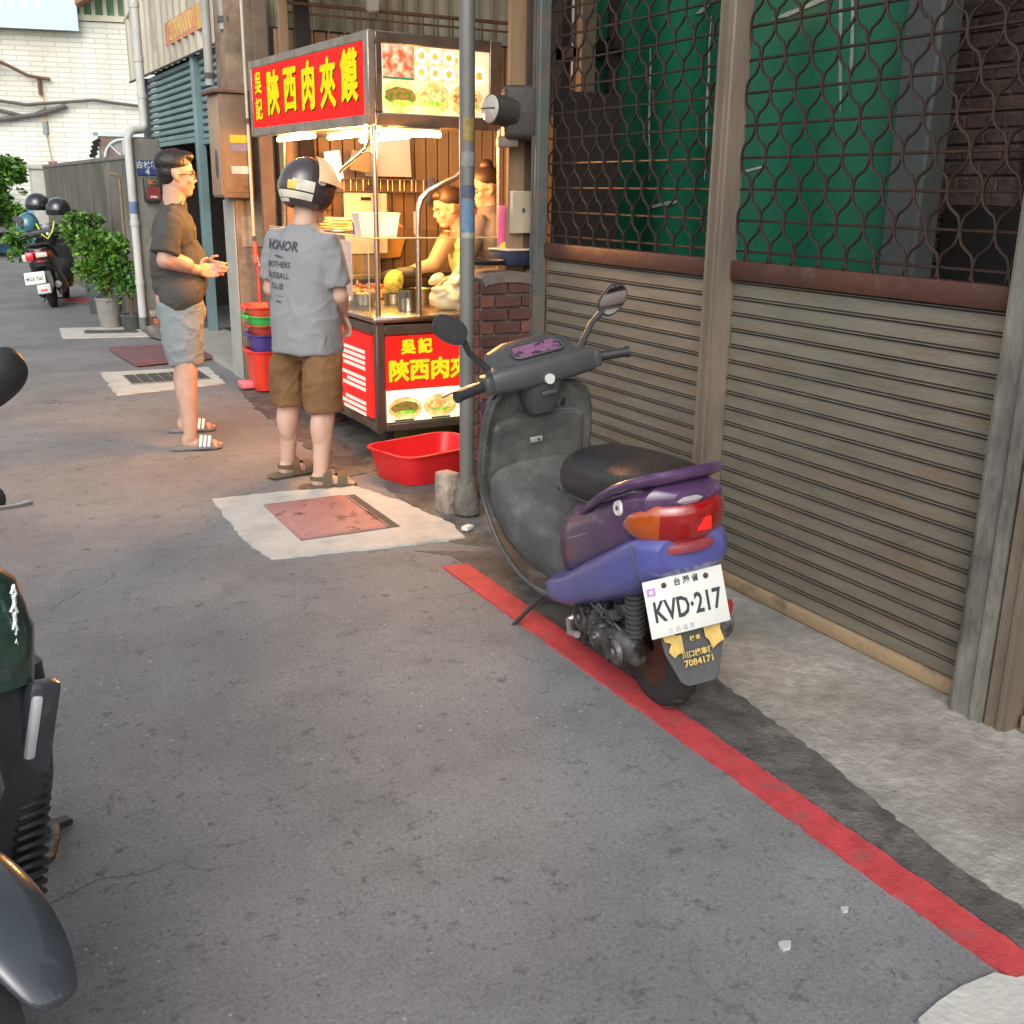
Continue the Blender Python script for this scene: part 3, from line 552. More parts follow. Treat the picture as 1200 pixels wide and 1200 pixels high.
burger(sb, .178, 1.968, .215, .155, -.002, 0, .55); burger(sb, .380, 1.972, .19, .155, -.002, 1, .62); burger(sb, .58, 1.970, .20, .15, -.002, 2, .58)
# tubes under the roof, with their light
TUBE = EM("warm_tube", (1.,.66,.30), 14.); WARM = (1.,.42,.10)
def lamp_tube(a, b_, en, n=2):
    t = root('tube_lamp', None, None); t.parent = cart; t.name = 'tube_lamp'
    a, b_ = Vector(a), Vector(b_)
    q = MB().cyl(a, b_, .0135, n=12).build('glowing_tube', TUBE, t)
    MB().tube([a+Vector((0,0,.026)), b_+Vector((0,0,.026))], .014, 8, flat=.6).build('fitting', FRM, t)
    for k in range(n):
        p = a.lerp(b_, (k+.5)/n); L = bpy.data.lights.new('tube_light', 'POINT'); L.energy = en/n; L.color = WARM; L.shadow_soft_size = .05
        lo = bpy.data.objects.new('tube_light', L); COL.objects.link(lo); lo.location = p+Vector((0,0,-.045)); lo.parent = t
    return t
lamp_tube((.05,.12,1.788), (.05,.82,1.788), 85); lamp_tube((.06,.0,1.785), (.40,.0,1.785), 40); lamp_tube((-.0,.95,1.80),(-.02,1.62,1.80), 14, 1)
lamp_tube((.45,.55,1.80),(.45,1.35,1.80), 42)

# ---------------- things on the counter
def cw(x, y, z=0): return (2.18+x, 5.60+y, z)
pot = root('steel_pot', 'shiny cylindrical steel pot on the near corner of the cart counter', 'pot', cw(.315,.27,.82))
MB().lathe([(.0005,0),(.066,0),(.068,.004),(.068,.112),(.073,.114),(.073,.118),(.064,.118),(.063,.01),(.0005,.01)], n=32).build('body', M("mirror_steel", (.62,.58,.54), .08, 4, .12, 1., bump=0), pot)
bag = root('bread_bag', 'clear plastic bag heaped with pale flatbreads at the near end of the counter', 'bag', cw(.54,.2,.82))
PBAG = M("pale_bread", (.80,.66,.50), .15, 14, .35, bump=.5, bs=20, c2=(.88,.82,.74), c2s=6)
bb = MB()
for i in range(26): bb.ell((rnd.uniform(-.10,.10), rnd.uniform(-.06,.06), .03+rnd.uniform(0,.16)), (.045,.045,.022), (rnd.uniform(-.5,.5), rnd.uniform(-.5,.5), 0))
bb.ell((0,0,.07),(.125,.085,.075)); remesh(bb, 'bag_of_breads', PBAG, bag, .007, 2)
bd = root('cutting_board', 'orange-brown chopping board with chopped meat behind the glass', 'chopping board', cw(.42,1.12,.82), rz=R(-8))
ORW = M("orange_board", (.55,.26,.09), .2, 8, .6, bump=.3)
MB().box((0,0,.03),(.34,.42,.05),.01).build('board', ORW, bd); mm = MB()
for i in range(26): mm.ell((rnd.uniform(-.09,.12), rnd.uniform(-.12,.12), .065), (.022,.016,.012), (0,0,rnd.uniform(0,3)), 7, 5)
tag(mm.build('chopped_meat', M("meat", (.35,.11,.05), .4, 30, .5, bump=.3), bd), kind='stuff')
for (x, y, r, h, nm, lb) in ((.17,.62,.075,.07,'steel_tray','round steel tray of fillings nearest the street-side glass'),(.19,.92,.085,.06,'steel_tray','wide steel tray of fillings midway along the counter'),(.55,.62,.07,.09,'steel_bowl','deep steel bowl at the cook side of the counter')):
    t = root(nm, lb, 'tray' if 'tray' in nm else 'bowl', cw(x,y,.82)); MB().lathe([(.0005,0),(r*.8,0),(r,h),(r+.008,h),(r+.008,h-.004),(r*.8,.006),(.0005,.006)], n=24).build('dish', CHR, t)
    mm = MB()
    for i in range(14): a = rnd.uniform(0,6.28); q = r*.65*rnd.random()**.5; mm.ell((q*math.cos(a), q*math.sin(a), h*.7+rnd.uniform(0,.02)), (.02,.017,.013), (0,0,a), 7, 5)
    tag(mm.build('filling', M("filling_"+nm, (.5,.24,.07) if r > .08 else (.62,.42,.18), .4, 25, .6, bump=.4), t), kind='stuff')
cab = root('yellow_cabbage', 'yellow-green cabbage half behind the bent tube on the counter', 'vegetable', cw(.38,.66,.95)); MB().ell((0,0,0),(.06,.06,.075),(0,.4,0)).build('head', M("cabbage", (.62,.50,.12), .4, 9, .6, bump=.6, c2=(.1,.16,.03), c2s=6), cab)
MB().lathe([(.0005,-.13),(.06,-.13),(.075,-.07),(.0005,-.07)], n=20).build('stand', CHR, cab)
# on the glass shelf
bx = root('plastic_tub', 'white rectangular plastic tub standing on the glass shelf beside the corner post', 'tub', cw(.13,.30,1.247), rz=R(-4))
WPL = M("white_plastic", (.72,.66,.60), .06, 8, .4, bump=.05)
b = MB(); o1 = [(-.12,-.07),(.12,-.07),(.12,.07),(-.12,.07)]
rgs = []
for z, k in ((0,.86),(.115,1.0),(.115,1.03),(.122,1.03),(.122,.98),(.006,.84)):
    rgs.append([Vector((x*k, y*k, z)) for x, y in o1])
b.rings(rgs, True); b.build('tub', WPL, bx, 30)
fb = root('flatbread_stack', 'stack of browned flatbreads on the glass shelf behind the helmeted man', 'bread', cw(.15,.92,1.247))
FBM = M("flatbread", (.75,.42,.16), .3, 14, .7, bump=.3, c2=(.38,.15,.04), c2s=8)
MB().box((0,0,.006),(.26,.40,.012),.003).build('tray', CHR, fb)
for i in range(4):
    for j, (x, y) in enumerate(((-.05,-.09),(.05,.04),(-.04,.12))): MB().lathe([(.0005,0),(.062,.001),(.068,.007),(.060,.014),(.0005,.016)], (x+rnd.uniform(-.008,.008), y+rnd.uniform(-.008,.008), .014+i*.0165), n=18).build('flatbread', FBM, fb)
bc = root('blue_cup', 'small blue and white tub with crumpled tissue on the glass shelf', 'tub', cw(.14,.60,1.247)); MB().lathe([(.0005,0),(.036,0),(.042,.06),(.038,.06),(.034,.004),(.0005,.004)], n=20).build('cup', M("blue_plastic", (.05,.09,.42), .15, 8, .4), bc)
tb = MB(); [tb.ell((rnd.uniform(-.03,.03), rnd.uniform(-.03,.03), .07+rnd.uniform(-.01,.035)), (.022,.016,.02), (rnd.uniform(0,3),0,0)) for _ in range(8)]; remesh(tb, 'tissue', M("tissue", (.85,.72,.6), .05, 20, .8), bc, .006, 1)

# ================================================================== recess behind the cart: slatted wall, racks
WOODW = M("warm_slat_wood", w=True, c=(.25,.155,.072), v=.25, s=5, rough=.7, bump=.35, bs=30, c2=(.20,.12,.06), c2s=2.5, stretch=(1,1,.22))
sw = root('slatted_back_wall', 'tan vertical slat wall behind the food cart', 'wall', (2.45,8.2,0))
MB().bx(0,2.9,.03,.10,0,2.62).build('backing', BK, sw, 0)
sme = [MB().box((0,0,1.3),(.088,.028,2.6),.004,seg=1).mesh('slat', WOODW, 0) for _ in range(1)]
for i in range(29): inst(sme[0], 'slat', sw, (.05+i*.1, rnd.uniform(-.003,.003), 0))
cs = root('corrugated_upper_wall', 'pale corrugated sheet wall above the tan slats', 'wall', (2.45,8.45,2.60))
PSH = M("cream_sheet", (.42,.38,.27), .15, 2, .6, .2, bump=.1, c2=(.28,.20,.12), c2s=1.5, stretch=(1,1,.2))
b = MB(); b.grid(lambda u, v: (2.95*u, -.018 if (int(u*88+.01) % 4) in (0,1) else .012, 1.9*v), 88, 1, .002); b.build('corrugated_sheet', PSH, cs, 0)
rl = root('rusty_pipe_rail', 'rusty pipe rail with short uprights in front of the corrugated sheet', 'rail', (2.45,8.05,0))
RST = M("rust_pipe", (.16,.09,.05), .4, 14, .7, .3, bump=.4)
MB().cyl((.05,0,2.76),(2.6,0,2.76),.014,n=8).build('pipe', RST, rl); MB().cyl((.05,.02,2.70),(2.6,.02,2.70),.008,n=8).build('pipe', RST, rl)
for i in range(20): MB().cyl((.12+i*.125,.0,2.45),(.12+i*.125,.0,2.76),.006,n=6).build('upright', RST, rl)
tag(MB().bx(3.1,3.2,7.98,8.04,2.74,2.98,.015).build('hanging_pipe_stub', M("grey_plastic_pipe", (.4,.38,.33)), None), 'short grey pipe stub hanging above the photo panel', 'pipe')
aw = root('metal_awning', 'dark ribbed metal awning overhead at the top left of the cart', 'awning', (2.45,7.7,2.80))
b = MB(); b.grid(lambda u, v: (-.06+.62*u, .75*v-.1, .01*math.sin(v*60)+.12*(1-v)+.30*u), 2, 60, .01); b.build('ribbed_sheet', M("awning_brown", (.10,.08,.065), .25, 6, .6, .3, bump=.3), aw, 30)
MB().bx(-.06,.0,-.12,-.09,.10,.17).build('front_bar', M("awning_bar", (.13,.11,.09)), aw)
for i, (x, y, w, t_, mtl, lb) in enumerate(((2.47,8.02,.07,3.2,TIM,'slim tan timber stud left of the slat wall'),(2.62,8.06,.11,3.2,BK,'sooty dark timber stud beside the slim tan one'),(2.36,8.22,.10,4.0,M("brown_wall_strip", (.13,.09,.06), .3, 6, .8, bump=.4),'dark brown stained upright board by the meter cabinet pillar'))):
    s_ = root('timber_stud', lb, 'post', (x,y,0)); MB().bx(-w/2,w/2,-.02,.02,0,t_,.004).build('stud', mtl, s_)
# shelf rack with boards
rk = root('wire_rack', 'wire shelf rack fixed to the slat wall behind the cook', 'rack', (2.98,7.98,1.48))
WIR = M("wire_steel", (.55,.45,.35), .1, 10, .35, .8, bump=0)
for z in (0,.09): MB().tube([(-.25,0,z),(.55,0,z),(.55,.15,z),(-.25,.15,z),(-.25,0,z)], .006, 6).build('rail', WIR, rk)
for i in range(9): MB().tube([(-.25+i*.1,0,.09),(-.25+i*.1,0,0),(-.25+i*.1,.15,0),(-.25+i*.1,.15,.09)], .004, 6).build('wire', WIR, rk)
wbd = root('white_board', 'large white board leaning on the wire rack below the lit photos', 'board', (3.26,8.03,1.60), rz=0); MB().box((.0,.02,.16),(.38,.012,.34),.004,rot=(R(-6),0,0)).build('board', M("board_white", (.66,.60,.55), .06, 5, .5), wbd)
hb = root('hanging_board', 'white board with a slot handle standing behind the flatbreads', 'board', (2.96,7.75,1.03)); MB().bx(-.17,.17,0,.014,0,.44,.006).build('board', M("board_white2", (.62,.54,.47), .06, 5, .5), hb); MB().bx(-.04,.04,-.003,.0,.385,.41).build('handle_slot', BK, hb, 0)
MB().bx(-.12,.12,.02,.16,-.26,-.002,.01).build('support', TIM, hb)
ob = root('orange_board', 'orange chopping board hung corner-up on the slat wall', 'chopping board', (3.26,8.14,1.20)); MB().prism([(-.16,.0),(0,.17),(.19,-.02),(.12,-.22),(-.14,-.24)], (1,0,0),(0,0,1),(0,-1,0),(0,0,0),.018).build('board', M("orange_wood", (.62,.30,.06), .12, 7, .5, bump=.1), ob, 0); MB().cyl((0,-.021,.12),(0,-.019,.12),.012).build('hole', BK, ob)
sc_ = root('kitchen_brush', 'small pale brush hanging beside the orange board', 'brush', (3.52,8.13,1.18)); MB().box((0,0,.08),(.03,.015,.14),.005).build('handle', WPL, sc_); MB().box((.01,-.008,-.01),(.05,.025,.05),.008).build('head', WPL, sc_)
vn = root('extractor_hood', 'white tilted hood panel with added glow and a grey frame under the sign box', 'hood', (2.72,7.75,1.66)); MB().box((0,0,0),(.12,.02,.2),.004,rot=(0,R(-8),0)).build('panel', EM("pale_glow_panel", (.8,.75,.68), .8), vn); MB().box((.24,.04,.03),(.20,.03,.15),.03,rot=(0,R(8),0)).build('frame', M("hood_grey", (.25,.22,.19)), vn)  # panel brightness is emission in the material; the hood holds no lamp
for i, (x, z, c_) in enumerate(((2.76,1.50,(.35,.16,.06)),(3.62,1.55,(.10,.10,.13)),(3.1,1.50,(.08,.05,.03)))):
    t = root('hanging_cloth', ('brown cloth bundle on the rack left end','dark cloth hanging at the rack right end','black cloth hanging under the rack')[i], 'cloth', (x,8.05,z)); bb = MB(); [bb.ell((rnd.uniform(-.03,.03),rnd.uniform(-.02,.02),-k*.03),(.035,.02,.04)) for k in range(5)]; remesh(bb, 'cloth', M('cloth%d' % i, c_, .3, 9, .9, bump=.4), t, .008, 2)
wk = root('work_table', 'steel work table behind the cart under the rack', 'table', (3.5,7.7,0)); MB().bx(-.75,.7,-.2,.28,.86,.90,.006).build('top', CHR, wk)
for x, y in ((-.7,-.16),(.65,-.16),(-.7,.24),(.65,.24)): MB().cyl((x,y,0),(x,y,.86),.018).build('leg', CHR, wk)
struct('recess_floor', MB().bx(3.2,5.5,4.9,8.2,.006,.02), CONC2)
# ================================================================== left-hand house front (teal shutters)
TEAL = M("teal_paint", w=True, c=(.165,.255,.262), v=.15, s=4, rough=.5, metal=.2, bump=.15, c2=(.10,.16,.165), c2s=2.5, c2t=(.55,.8))
ZNC = M("zinc_corrugated", w=True, c=(.50,.46,.36), v=.16, s=2.5, rough=.55, metal=.3, bump=.15, c2=(.20,.16,.115), c2s=1.6, c2t=(.5,.75), stretch=(1,1,.3))
XW = 2.6
hf = root('corrugated_facade', 'pale grey corrugated sheet facade above the teal shutters', 'facade', (XW,9.0,2.72))
npan = 19
pm = MB(); pm.grid(lambda u, v: ((.0,.0,-.055,-.055,.0)[int(round(u*4))], (0,.10,.15,.25,.30)[int(round(u*4))], 2.4*v), 4, 1, .002); pme = pm.mesh('ribbed_strip', ZNC, 0)
for i in range(npan): inst(pme, 'ribbed_strip', hf, (0, i*.30, 0))
MB().tube([(-.05,0,.0),(-.05,npan*.30,.0)], .012, 6).build('drip_rail', GR, hf)
MB().tube([(-.05,3.2,1.0),(-.05,npan*.30,.70)], .014, 6).build('brace_bar', ZNC, hf)
og = root('faded_orange_sign', 'small faded orange and yellow sign board on the corrugated facade', 'sign', (XW-.045,11.6,3.0))
MB().bx(-.012,0,-.70,.78,-.10,.12).build('board', M("faded_orange", (.62,.22,.12), .2, 10, .6, c2=(.62,.45,.12), c2s=6), og, 0)
MB().bx(-.014,.0,-.86,-.70,-.10,.12).build('yellow_end', M("faded_yellow", (.60,.40,.10), .2, 10, .6), og, 0)
t = text_mb("27590000", .25, .004, .001, 1.05); xf(t, plane_mat((-.014,.04,.01), AY, AZ)); t.build('faint_number', M("faded_cream", (.70,.50,.16), .2, 30, .7), og, 0)
tag(MB().bx(XW-.045,XW-.033,10.05,10.35,2.95,3.12).build('white_notice', M("white_notice", (.6,.6,.56), .1, 9), None), 'small blank white notice at the right end of the corrugated facade', 'notice')
def teal_shutter(y0, y1, z0, label):
    s = root('teal_shutter', label, 'shutter', (XW+.05, y0, 0)); L = y1-y0; n = int((2.72-z0)/.068)
    me = MB().prism([(0,0),(-.022,.012),(-.022,.044),(0,.058),(.012,.058),(.012,0)], (1,0,0),(0,0,1),(0,1,0),(0,0,0),L).mesh('slat', TEAL, 0)
    for i in range(n): inst(me, 'slat', s, (0, 0, z0+.05+i*.068))
    MB().bx(-.03,.02,0,L,z0,z0+.05,.005).build('bottom_rail', TEAL, s)
teal_shutter(11.48,14.0,1.93,'left teal louvred shutter half rolled up behind the standing man'); teal_shutter(9.3,11.34,1.90,'right teal louvred shutter half rolled up next to the meter cabinet')
dp = root('teal_door_post', 'teal door post between the two half-open shutters', 'post', (XW+.02,11.41,0)); MB().bx(-.05,.04,-.055,.055,0,2.72,.006).build('post', TEAL, dp)
dp = root('dark_side_channel', 'dark steel channel at the left edge of the left teal shutter', 'post', (XW+.02,14.1,0)); MB().bx(-.05,.05,-.06,.06,0,2.72,.004).build('channel', M("channel_dark", (.07,.07,.065), .3, 8, .6, .3), dp)
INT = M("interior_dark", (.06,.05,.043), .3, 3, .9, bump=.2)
hr = root('house_interior', 'dim ground-floor room seen beneath the teal shutters', 'room', (0,0,0))
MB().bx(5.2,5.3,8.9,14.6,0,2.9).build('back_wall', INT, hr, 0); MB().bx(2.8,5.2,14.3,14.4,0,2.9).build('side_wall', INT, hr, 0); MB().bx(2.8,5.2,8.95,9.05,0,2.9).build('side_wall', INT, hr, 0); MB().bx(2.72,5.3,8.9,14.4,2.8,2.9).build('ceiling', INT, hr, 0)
dm = root('stored_cabinet', 'dark cabinet with brownish top standing just inside the teal doorway', 'cabinet', (3.3,11.6,0)); MB().bx(-.25,.25,-.5,.5,.05,1.75,.01).build('carcass', M("cab_dark", (.035,.032,.03), .3, 5, .6), dm); MB().bx(-.27,.27,-.52,.52,1.76,1.84,.01).build('top', M("cab_top", (.15,.06,.04), .3, 5, .6), dm)
for z in (.5,.95,1.4): MB().bx(-.262,-.25,-.48,.48,z,z+.012).build('shelf_edge', CHRD, dm, 0)
# meter cabinet and its pillar
pr = root('concrete_pillar', 'brown stained square pillar below the tall meter cabinet', 'pillar', (2.35,8.72,0))
STC = M("stained_concrete", (.26,.185,.125), .35, 4, .85, bump=.5, bs=25, c2=(.10,.07,.05), c2s=2.2, c2t=(.48,.68))
MB().box((.02,0,2.1),(.36,.32,4.2),.012).build('shaft', STC, pr); MB().bx(-.172,-.161,-.158,.158,.0,1.40,.003).build('grey_side_board', M("grey_render", (.33,.33,.29), .15, 5, .8, bump=.3), pr)
MB().bx(-.12,.12,-.168,-.158,1.05,1.28).build('plaster_patch', M("plaster_patch_m", (.34,.26,.18), .3, 12, .9), pr, 0)
mc = root('meter_cabinet', 'tall brown steel meter cabinet with stickers on the pillar', 'cabinet', (2.185,8.55,1.42))
CB = M("brown_cabinet", (.19,.125,.075), .25, 4, .55, .2, bump=.25, c2=(.10,.065,.045), c2s=3); CBL = M("tan_cabinet_side", (.33,.22,.14), .2, 4, .6, bump=.2)
MB().box((0,0,.37),(.235,.34,.74),.008).build('body', CB, mc); MB().box((-.1195,0,.37),(.004,.32,.70),.001).build('side_panel', CBL, mc); MB().box((-.02,0,.755),(.28,.38,.025),.006).build('lid', M("rust_lid", (.16,.075,.045), .3, 9, .7), mc)
MB().box((.0,-.172,.37),(.20,.006,.66),.003).build('door', CB, mc)
b = MB(); b.ell((-.1225,-.03,.24),(.006,.045,.11)); b.build('dark_oval_window', GR, mc)
for z, c_, nm in ((.42,(.55,.38,.02),'yellow_label'),(.36,(.16,.15,.22),'grey_label'),(.20,(.42,.45,.44),'pale_label')): MB().bx(-.05,.09,-.178,-.1755,z-.025,z+.03).build(nm, M(nm, c_, .25, 40, .6), mc, 0)
CND = M("conduit_grey", (.30,.30,.27), .15, 6, .5, bump=.1)
for i, (x, y, r, z0, z1, m_, lb) in enumerate(((2.14,8.9,.035,2.25,4.4,CND,'thick grey conduit rising just left above the meter cabinet'),(2.22,8.62,.05,2.62,4.4,CND,'fattest grey pipe rising above the meter cabinet'),(2.27,8.35,.012,1.05,4.4,M("pale_conduit", (.48,.44,.33), .1, 6),'thin cream conduit running down in front of the meter cabinet'),(2.42,8.40,.02,2.35,4.4,CND,'slim grey conduit right of the fat pipe'))):
    q = root('conduit', lb, 'pipe', (x,y,0), group='conduits around the meter cabinet'); MB().cyl((0,0,z0),(0,0,z1),r,n=12).build('pipe', m_, q)
    for zz in (z0+.05, z0+.9): MB().cyl((0,0,zz),(0,0,zz+.04),r*1.25,n=12).build('clamp', GR, q)
cw_ = root('red_wrapped_cord', 'thin cord with red wrapped ends slung from the cream conduit to the cart', 'cord', (2.27,8.33,0)); MB().tube([(0,0,1.05),(.02,-.02,.92),(.1,-.15,.88),(.14,-.3,.86)], .005, 6).build('cord', M("cord_beige", (.5,.45,.3)), cw_)
MB().cyl((0,0,.94),(0,0,1.10),.016,n=8).build('red_wrap', M("red_wrap", (.55,.10,.05), .4, 40), cw_); MB().cyl((.14,-.3,.68),(.14,-.3,.88),.016,n=8).build('red_wrap', M("red_wrap", (.55,.10,.05)), cw_)
# gate pillar with plates, compound wall, downpipe
gp = root('gate_pillar', 'grey concrete gate pillar carrying a blue plate and a mailbox', 'pillar', (2.17,12.05,0))
CG = M("grey_concrete", (.185,.175,.150), .3, 5, .9, bump=.5, bs=30, c2=(.085,.08,.07), c2s=2.5, c2t=(.45,.68), stretch=(1,1,.5))
MB().box((0,.1,.98),(.29,.42,1.96),.015).build('shaft', CG, gp)
NP = MB().bx(-.10,.095,-.125,-.112,1.60,1.75,.004).build('blue_number_plate', M("blue_plate", (.02,.045,.15), .2, 20, .4), gp)
t = text_mb("吉林路", .075, .002, .001); xf(t, plane_mat((-.0,-.1265,1.70), AX, AZ)); t.build('lettering', M("plate_white", (.40,.42,.44)), NP, 0)
t = text_mb("4", .085, .003, .001); xf(t, plane_mat((.0,-.1265,1.635), AX, AZ)); t.build('lettering', M("plate_white", (.40,.42,.44)), NP, 0)
mbx = root('mailbox', 'dark green and red mailbox on the gate pillar under the blue plate', 'mailbox', (2.20,11.90,1.34))
MB().box((0,0,.12),(.17,.09,.24),.01).build('body', M("mail_green", (.02,.045,.035), .3, 9, .5), mbx); MB().bx(-.07,.07,-.052,-.045,.02,.15,.004).build('red_front', M("mail_red", (.20,.025,.02), .3, 9, .5), mbx); MB().bx(-.035,.035,-.056,-.052,.04,.06).build('white_mark', M("plate_white", (.40,.42,.44)), mbx, 0)
t = text_mb("信箱", .05, .002, .001); xf(t, plane_mat((0,-.0465,.195), AX, AZ)); t.build('lettering', M("mail_orange", (.6,.15,.05)), mbx, 0)
PVC = M("pvc_pipe", (.46,.47,.44), .12, 8, .5, bump=.15, c2=(.30,.29,.25), c2s=4, stretch=(1,1,.4))
dn = root('downpipe', 'pale grey plastic downpipe jogging left around the gate pillar', 'pipe', (2.0,11.92,0))
MB().tube([(.19,.1,4.8),(.19,.1,2.14),(.185,.09,2.08),(.15,.06,2.05),(.06,.02,2.04),(.02,.0,2.01),(0,0,1.95),(0,0,.12)], .042, 14).build('pipe', PVC, dn)
for z, x in ((3.2,.19),(2.7,.19),(2.35,.19),(1.1,0),(.5,0)): MB().cyl((x,.1 if x else 0,z),(x,.1 if x else 0,z+.05),.049,n=14).build('coupling', PVC, dn)
MB().tube([(0,0,.16),(0,0,.06),(.01,-.03,.03),(.02,-.1,.03)], .046, 12).build('shoe', M("pipe_shoe", (.13,.13,.12)), dn)
MB().cyl((0,0,1.22),(0,0,1.34),.0435,n=14).build('blue_print_band', M("blue_print", (.12,.16,.3), .5, 60), dn)
tp_ = root('garden_tap_pipe', 'thin brown water pipe beside the white downpipe', 'pipe', (1.985,12.55,0)); MB().tube([(0,0,0),(0,0,1.55),(-.01,-.0,1.6),(-.10,0,1.62)], .016, 8).build('pipe', M("brown_pipe", (.22,.16,.1), .3, 9), tp_)
cwl = root('compound_wall', 'weathered grey concrete compound wall behind the bushes', 'wall', (2.12,12.3,0))
CW2 = M("wall_streaked", (.105,.097,.078), .5, 2.2, .9, bump=.6, bs=14, c2=(.24,.225,.19), c2s=1.8, c2t=(.54,.72), stretch=(1,1,.45))
MB().prism([(0,0),(9.2,0),(9.2,1.78),(0,1.78)], (0,1,0),(0,0,1),(1,0,0),(0,0,0),.16).build('wall', CW2, cwl, 0); MB().box((.08,4.6,1.80),(.19,9.2,.05),.01).build('coping', CG, cwl)
wp = root('white_gate_post', 'pale rendered gate post at the far end of the compound wall', 'post', (2.12,21.9,0)); MB().box((.1,.1,.88),(.55,.6,1.76),.02).build('post', M("pale_render", (.42,.42,.37), .15, 5, .8, bump=.3), wp); MB().box((.1,.1,1.80),(.62,.68,.09),.02).build('cap', M("pale_render", (.42,.42,.37)), wp)
tag(MB().box((2.3,21.6,1.87),(.14,.1,.05),.01).build('red_tile_scrap', M("red_tile", (.35,.10,.07)), None), 'red tile fragment on top of the pale gate post', 'tile')
sp = root('solar_lamp', 'small dark solar floodlight tilted on a pole on the compound wall', 'lamp', (2.2,15.9,1.8)); 
for k in range(4): MB().box((.01+k*.018,0,.09+k*.055),(.11,.05,.05),.006,(0,R(-30),0)).build('panel_fin', BK, sp)
MB().cyl((.02,0,-.02),(.02,0,.12),.015).build('stem', CHRD, sp)
cm = root('wall_camera', 'grey cylindrical lamp on a thin stem above the compound wall', 'lamp', (2.2,20.6,1.8)); MB().cyl((0,0,-.02),(-.06,0,.55),.012,n=6).build('stem', CND, cm); MB().cyl((-.06,0,.5),(-.06,0,.72),.05).build('head', M("camera_grey", (.25,.27,.26)), cm)

# ================================================================== far white tiled building
fb_ = root('white_tiled_building', 'white tiled building closing the far end of the alley', 'building', (0,28,0), rz=R(-14))
def tiles():
    m = bpy.data.materials.new("white_wall_tiles"); m.use_nodes = True; n = m.node_tree.nodes; l = m.node_tree.links; b = n['Principled BSDF']
    tc = n.new("ShaderNodeTexCoord"); mp = n.new("ShaderNodeMapping"); mp.inputs['Rotation'].default_value = (R(90),0,0); l.new(tc.outputs['Object'], mp.inputs[0])
    br = n.new("ShaderNodeTexBrick"); l.new(mp.outputs[0], br.inputs[0]); br.inputs['Scale'].default_value = 1; br.inputs['Brick Width'].default_value = .55; br.inputs['Row Height'].default_value = .105; br.inputs['Mortar Size'].default_value = .012
    br.inputs['Color1'].default_value = (.66,.67,.60,1); br.inputs['Color2'].default_value = (.74,.745,.68,1); br.inputs['Mortar'].default_value = (.50,.49,.43,1)
    nz = n.new("ShaderNodeTexNoise"); nz.inputs['Scale'].default_value = .9; nz.inputs['Detail'].default_value = 8; mp2 = n.new("ShaderNodeMapping"); mp2.inputs['Scale'].default_value = (1,1,.3); l.new(tc.outputs['Object'], mp2.inputs[0]); l.new(mp2.outputs[0], nz.inputs['Vector'])
    rp = n.new("ShaderNodeValToRGB"); rp.color_ramp.elements[0].position = .40; rp.color_ramp.elements[0].color = (.82,.76,.66,1); rp.color_ramp.elements[1].position = .62; rp.color_ramp.elements[1].color = (1,1,1,1); l.new(nz.outputs[0], rp.inputs[0])
    mx = n.new("ShaderNodeMix"); mx.data_type = 'RGBA'; mx.blend_type = 'MULTIPLY'; mx.inputs[0].default_value = .8; l.new(br.outputs[0], mx.inputs[6]); l.new(rp.outputs[0], mx.inputs[7]); l.new(mx.outputs[2], b.inputs['Base Color']); b.inputs['Roughness'].default_value = .45
    return m
MB().bx(-8,16,0,.3,-.1,4.95).build('tiled_wall', tiles(), fb_, 0)
CRM = M("cream_rail", (.66,.64,.48), .1, 4, .6)
MB().bx(-8,16,-.04,.3,4.97,5.09).build('ledge', CRM, fb_, 0); MB().bx(-8,16,.26,.3,5.09,9.).build('green_screen', M("green_slats", (.30,.50,.30), .15, 3, .6), fb_, 0)
vb = MB().bx(-.04,.04,-.02,.03,0,1.7).mesh('baluster', CRM, 0)
for i in range(14): inst(vb, 'baluster', fb_, (3.2+i*.24, 0, 5.09))
MB().bx(3.0,6.6,-.03,.03,5.92,6.0).build('rail', CRM, fb_, 0)
sg = MB().bx(-3,3.85,-.30,-.22,4.72,6.6).build('pale_blue_sign_board', M("pale_blue_board", (.50,.68,.74), .04, 3, .4), fb_, 0)
t = text_mb("mmw", .85, .0, .004); xf(t, plane_mat((2.3,-.306,5.35), AX, AZ)); t.build('faint_lettering', M("faint_white", (.66,.74,.76)), sg, 0)
MB().prism([(3.86,5.2),(5.6,6.2),(3.86,6.75)], (1,0,0),(0,0,1),(0,-1,0),(0,-.05,0),.6).build('rust_awning', M("rust_awning_m", (.30,.14,.10), .2, 5), fb_, 0)
wn = MB().bx(3.98,5.6,-.06,.0,1.50,2.58).build('window', M("dim_glass", (.22,.13,.10), .5, 3, .2, c2=(.25,.28,.27), c2s=1.5), fb_, 0)
FW = M("window_frame_pale", (.52,.57,.56), .1, 5, .5)
for d in ((3.92,4.02,-.12,0,1.5,2.64),(3.92,5.7,-.12,0,2.56,2.66),(3.92,5.7,-.11,0,2.02,2.08)): MB().bx(*d).build('frame_bar', FW, wn, 0)
for cx in (4.55,5.32):
    MB().tube([(cx+.42*math.cos(a), -.10, 2.08+.42*math.sin(a)) for a in [math.pi*k/14 for k in range(15)]], .03, 6).build('arch_bar', FW, wn)
    for a in (45,90,135): MB().tube([(cx,-.10,2.08),(cx+.42*math.cos(R(a)),-.10,2.08+.42*math.sin(R(a)))], .022, 6).build('arch_spoke', FW, wn)
lampp = MB().tube([(3.14,-.1,3.72),(2.7,-.12,3.78),(2.25,-.2,4.0),(2.1,-.25,4.05)], .035, 8).build('lamp_arm', RST, fb_); MB().box((1.75,-.3,4.08),(.7,.2,.16),.04).build('lamp_head', M("lamp_grey", (.22,.23,.24)), lampp)
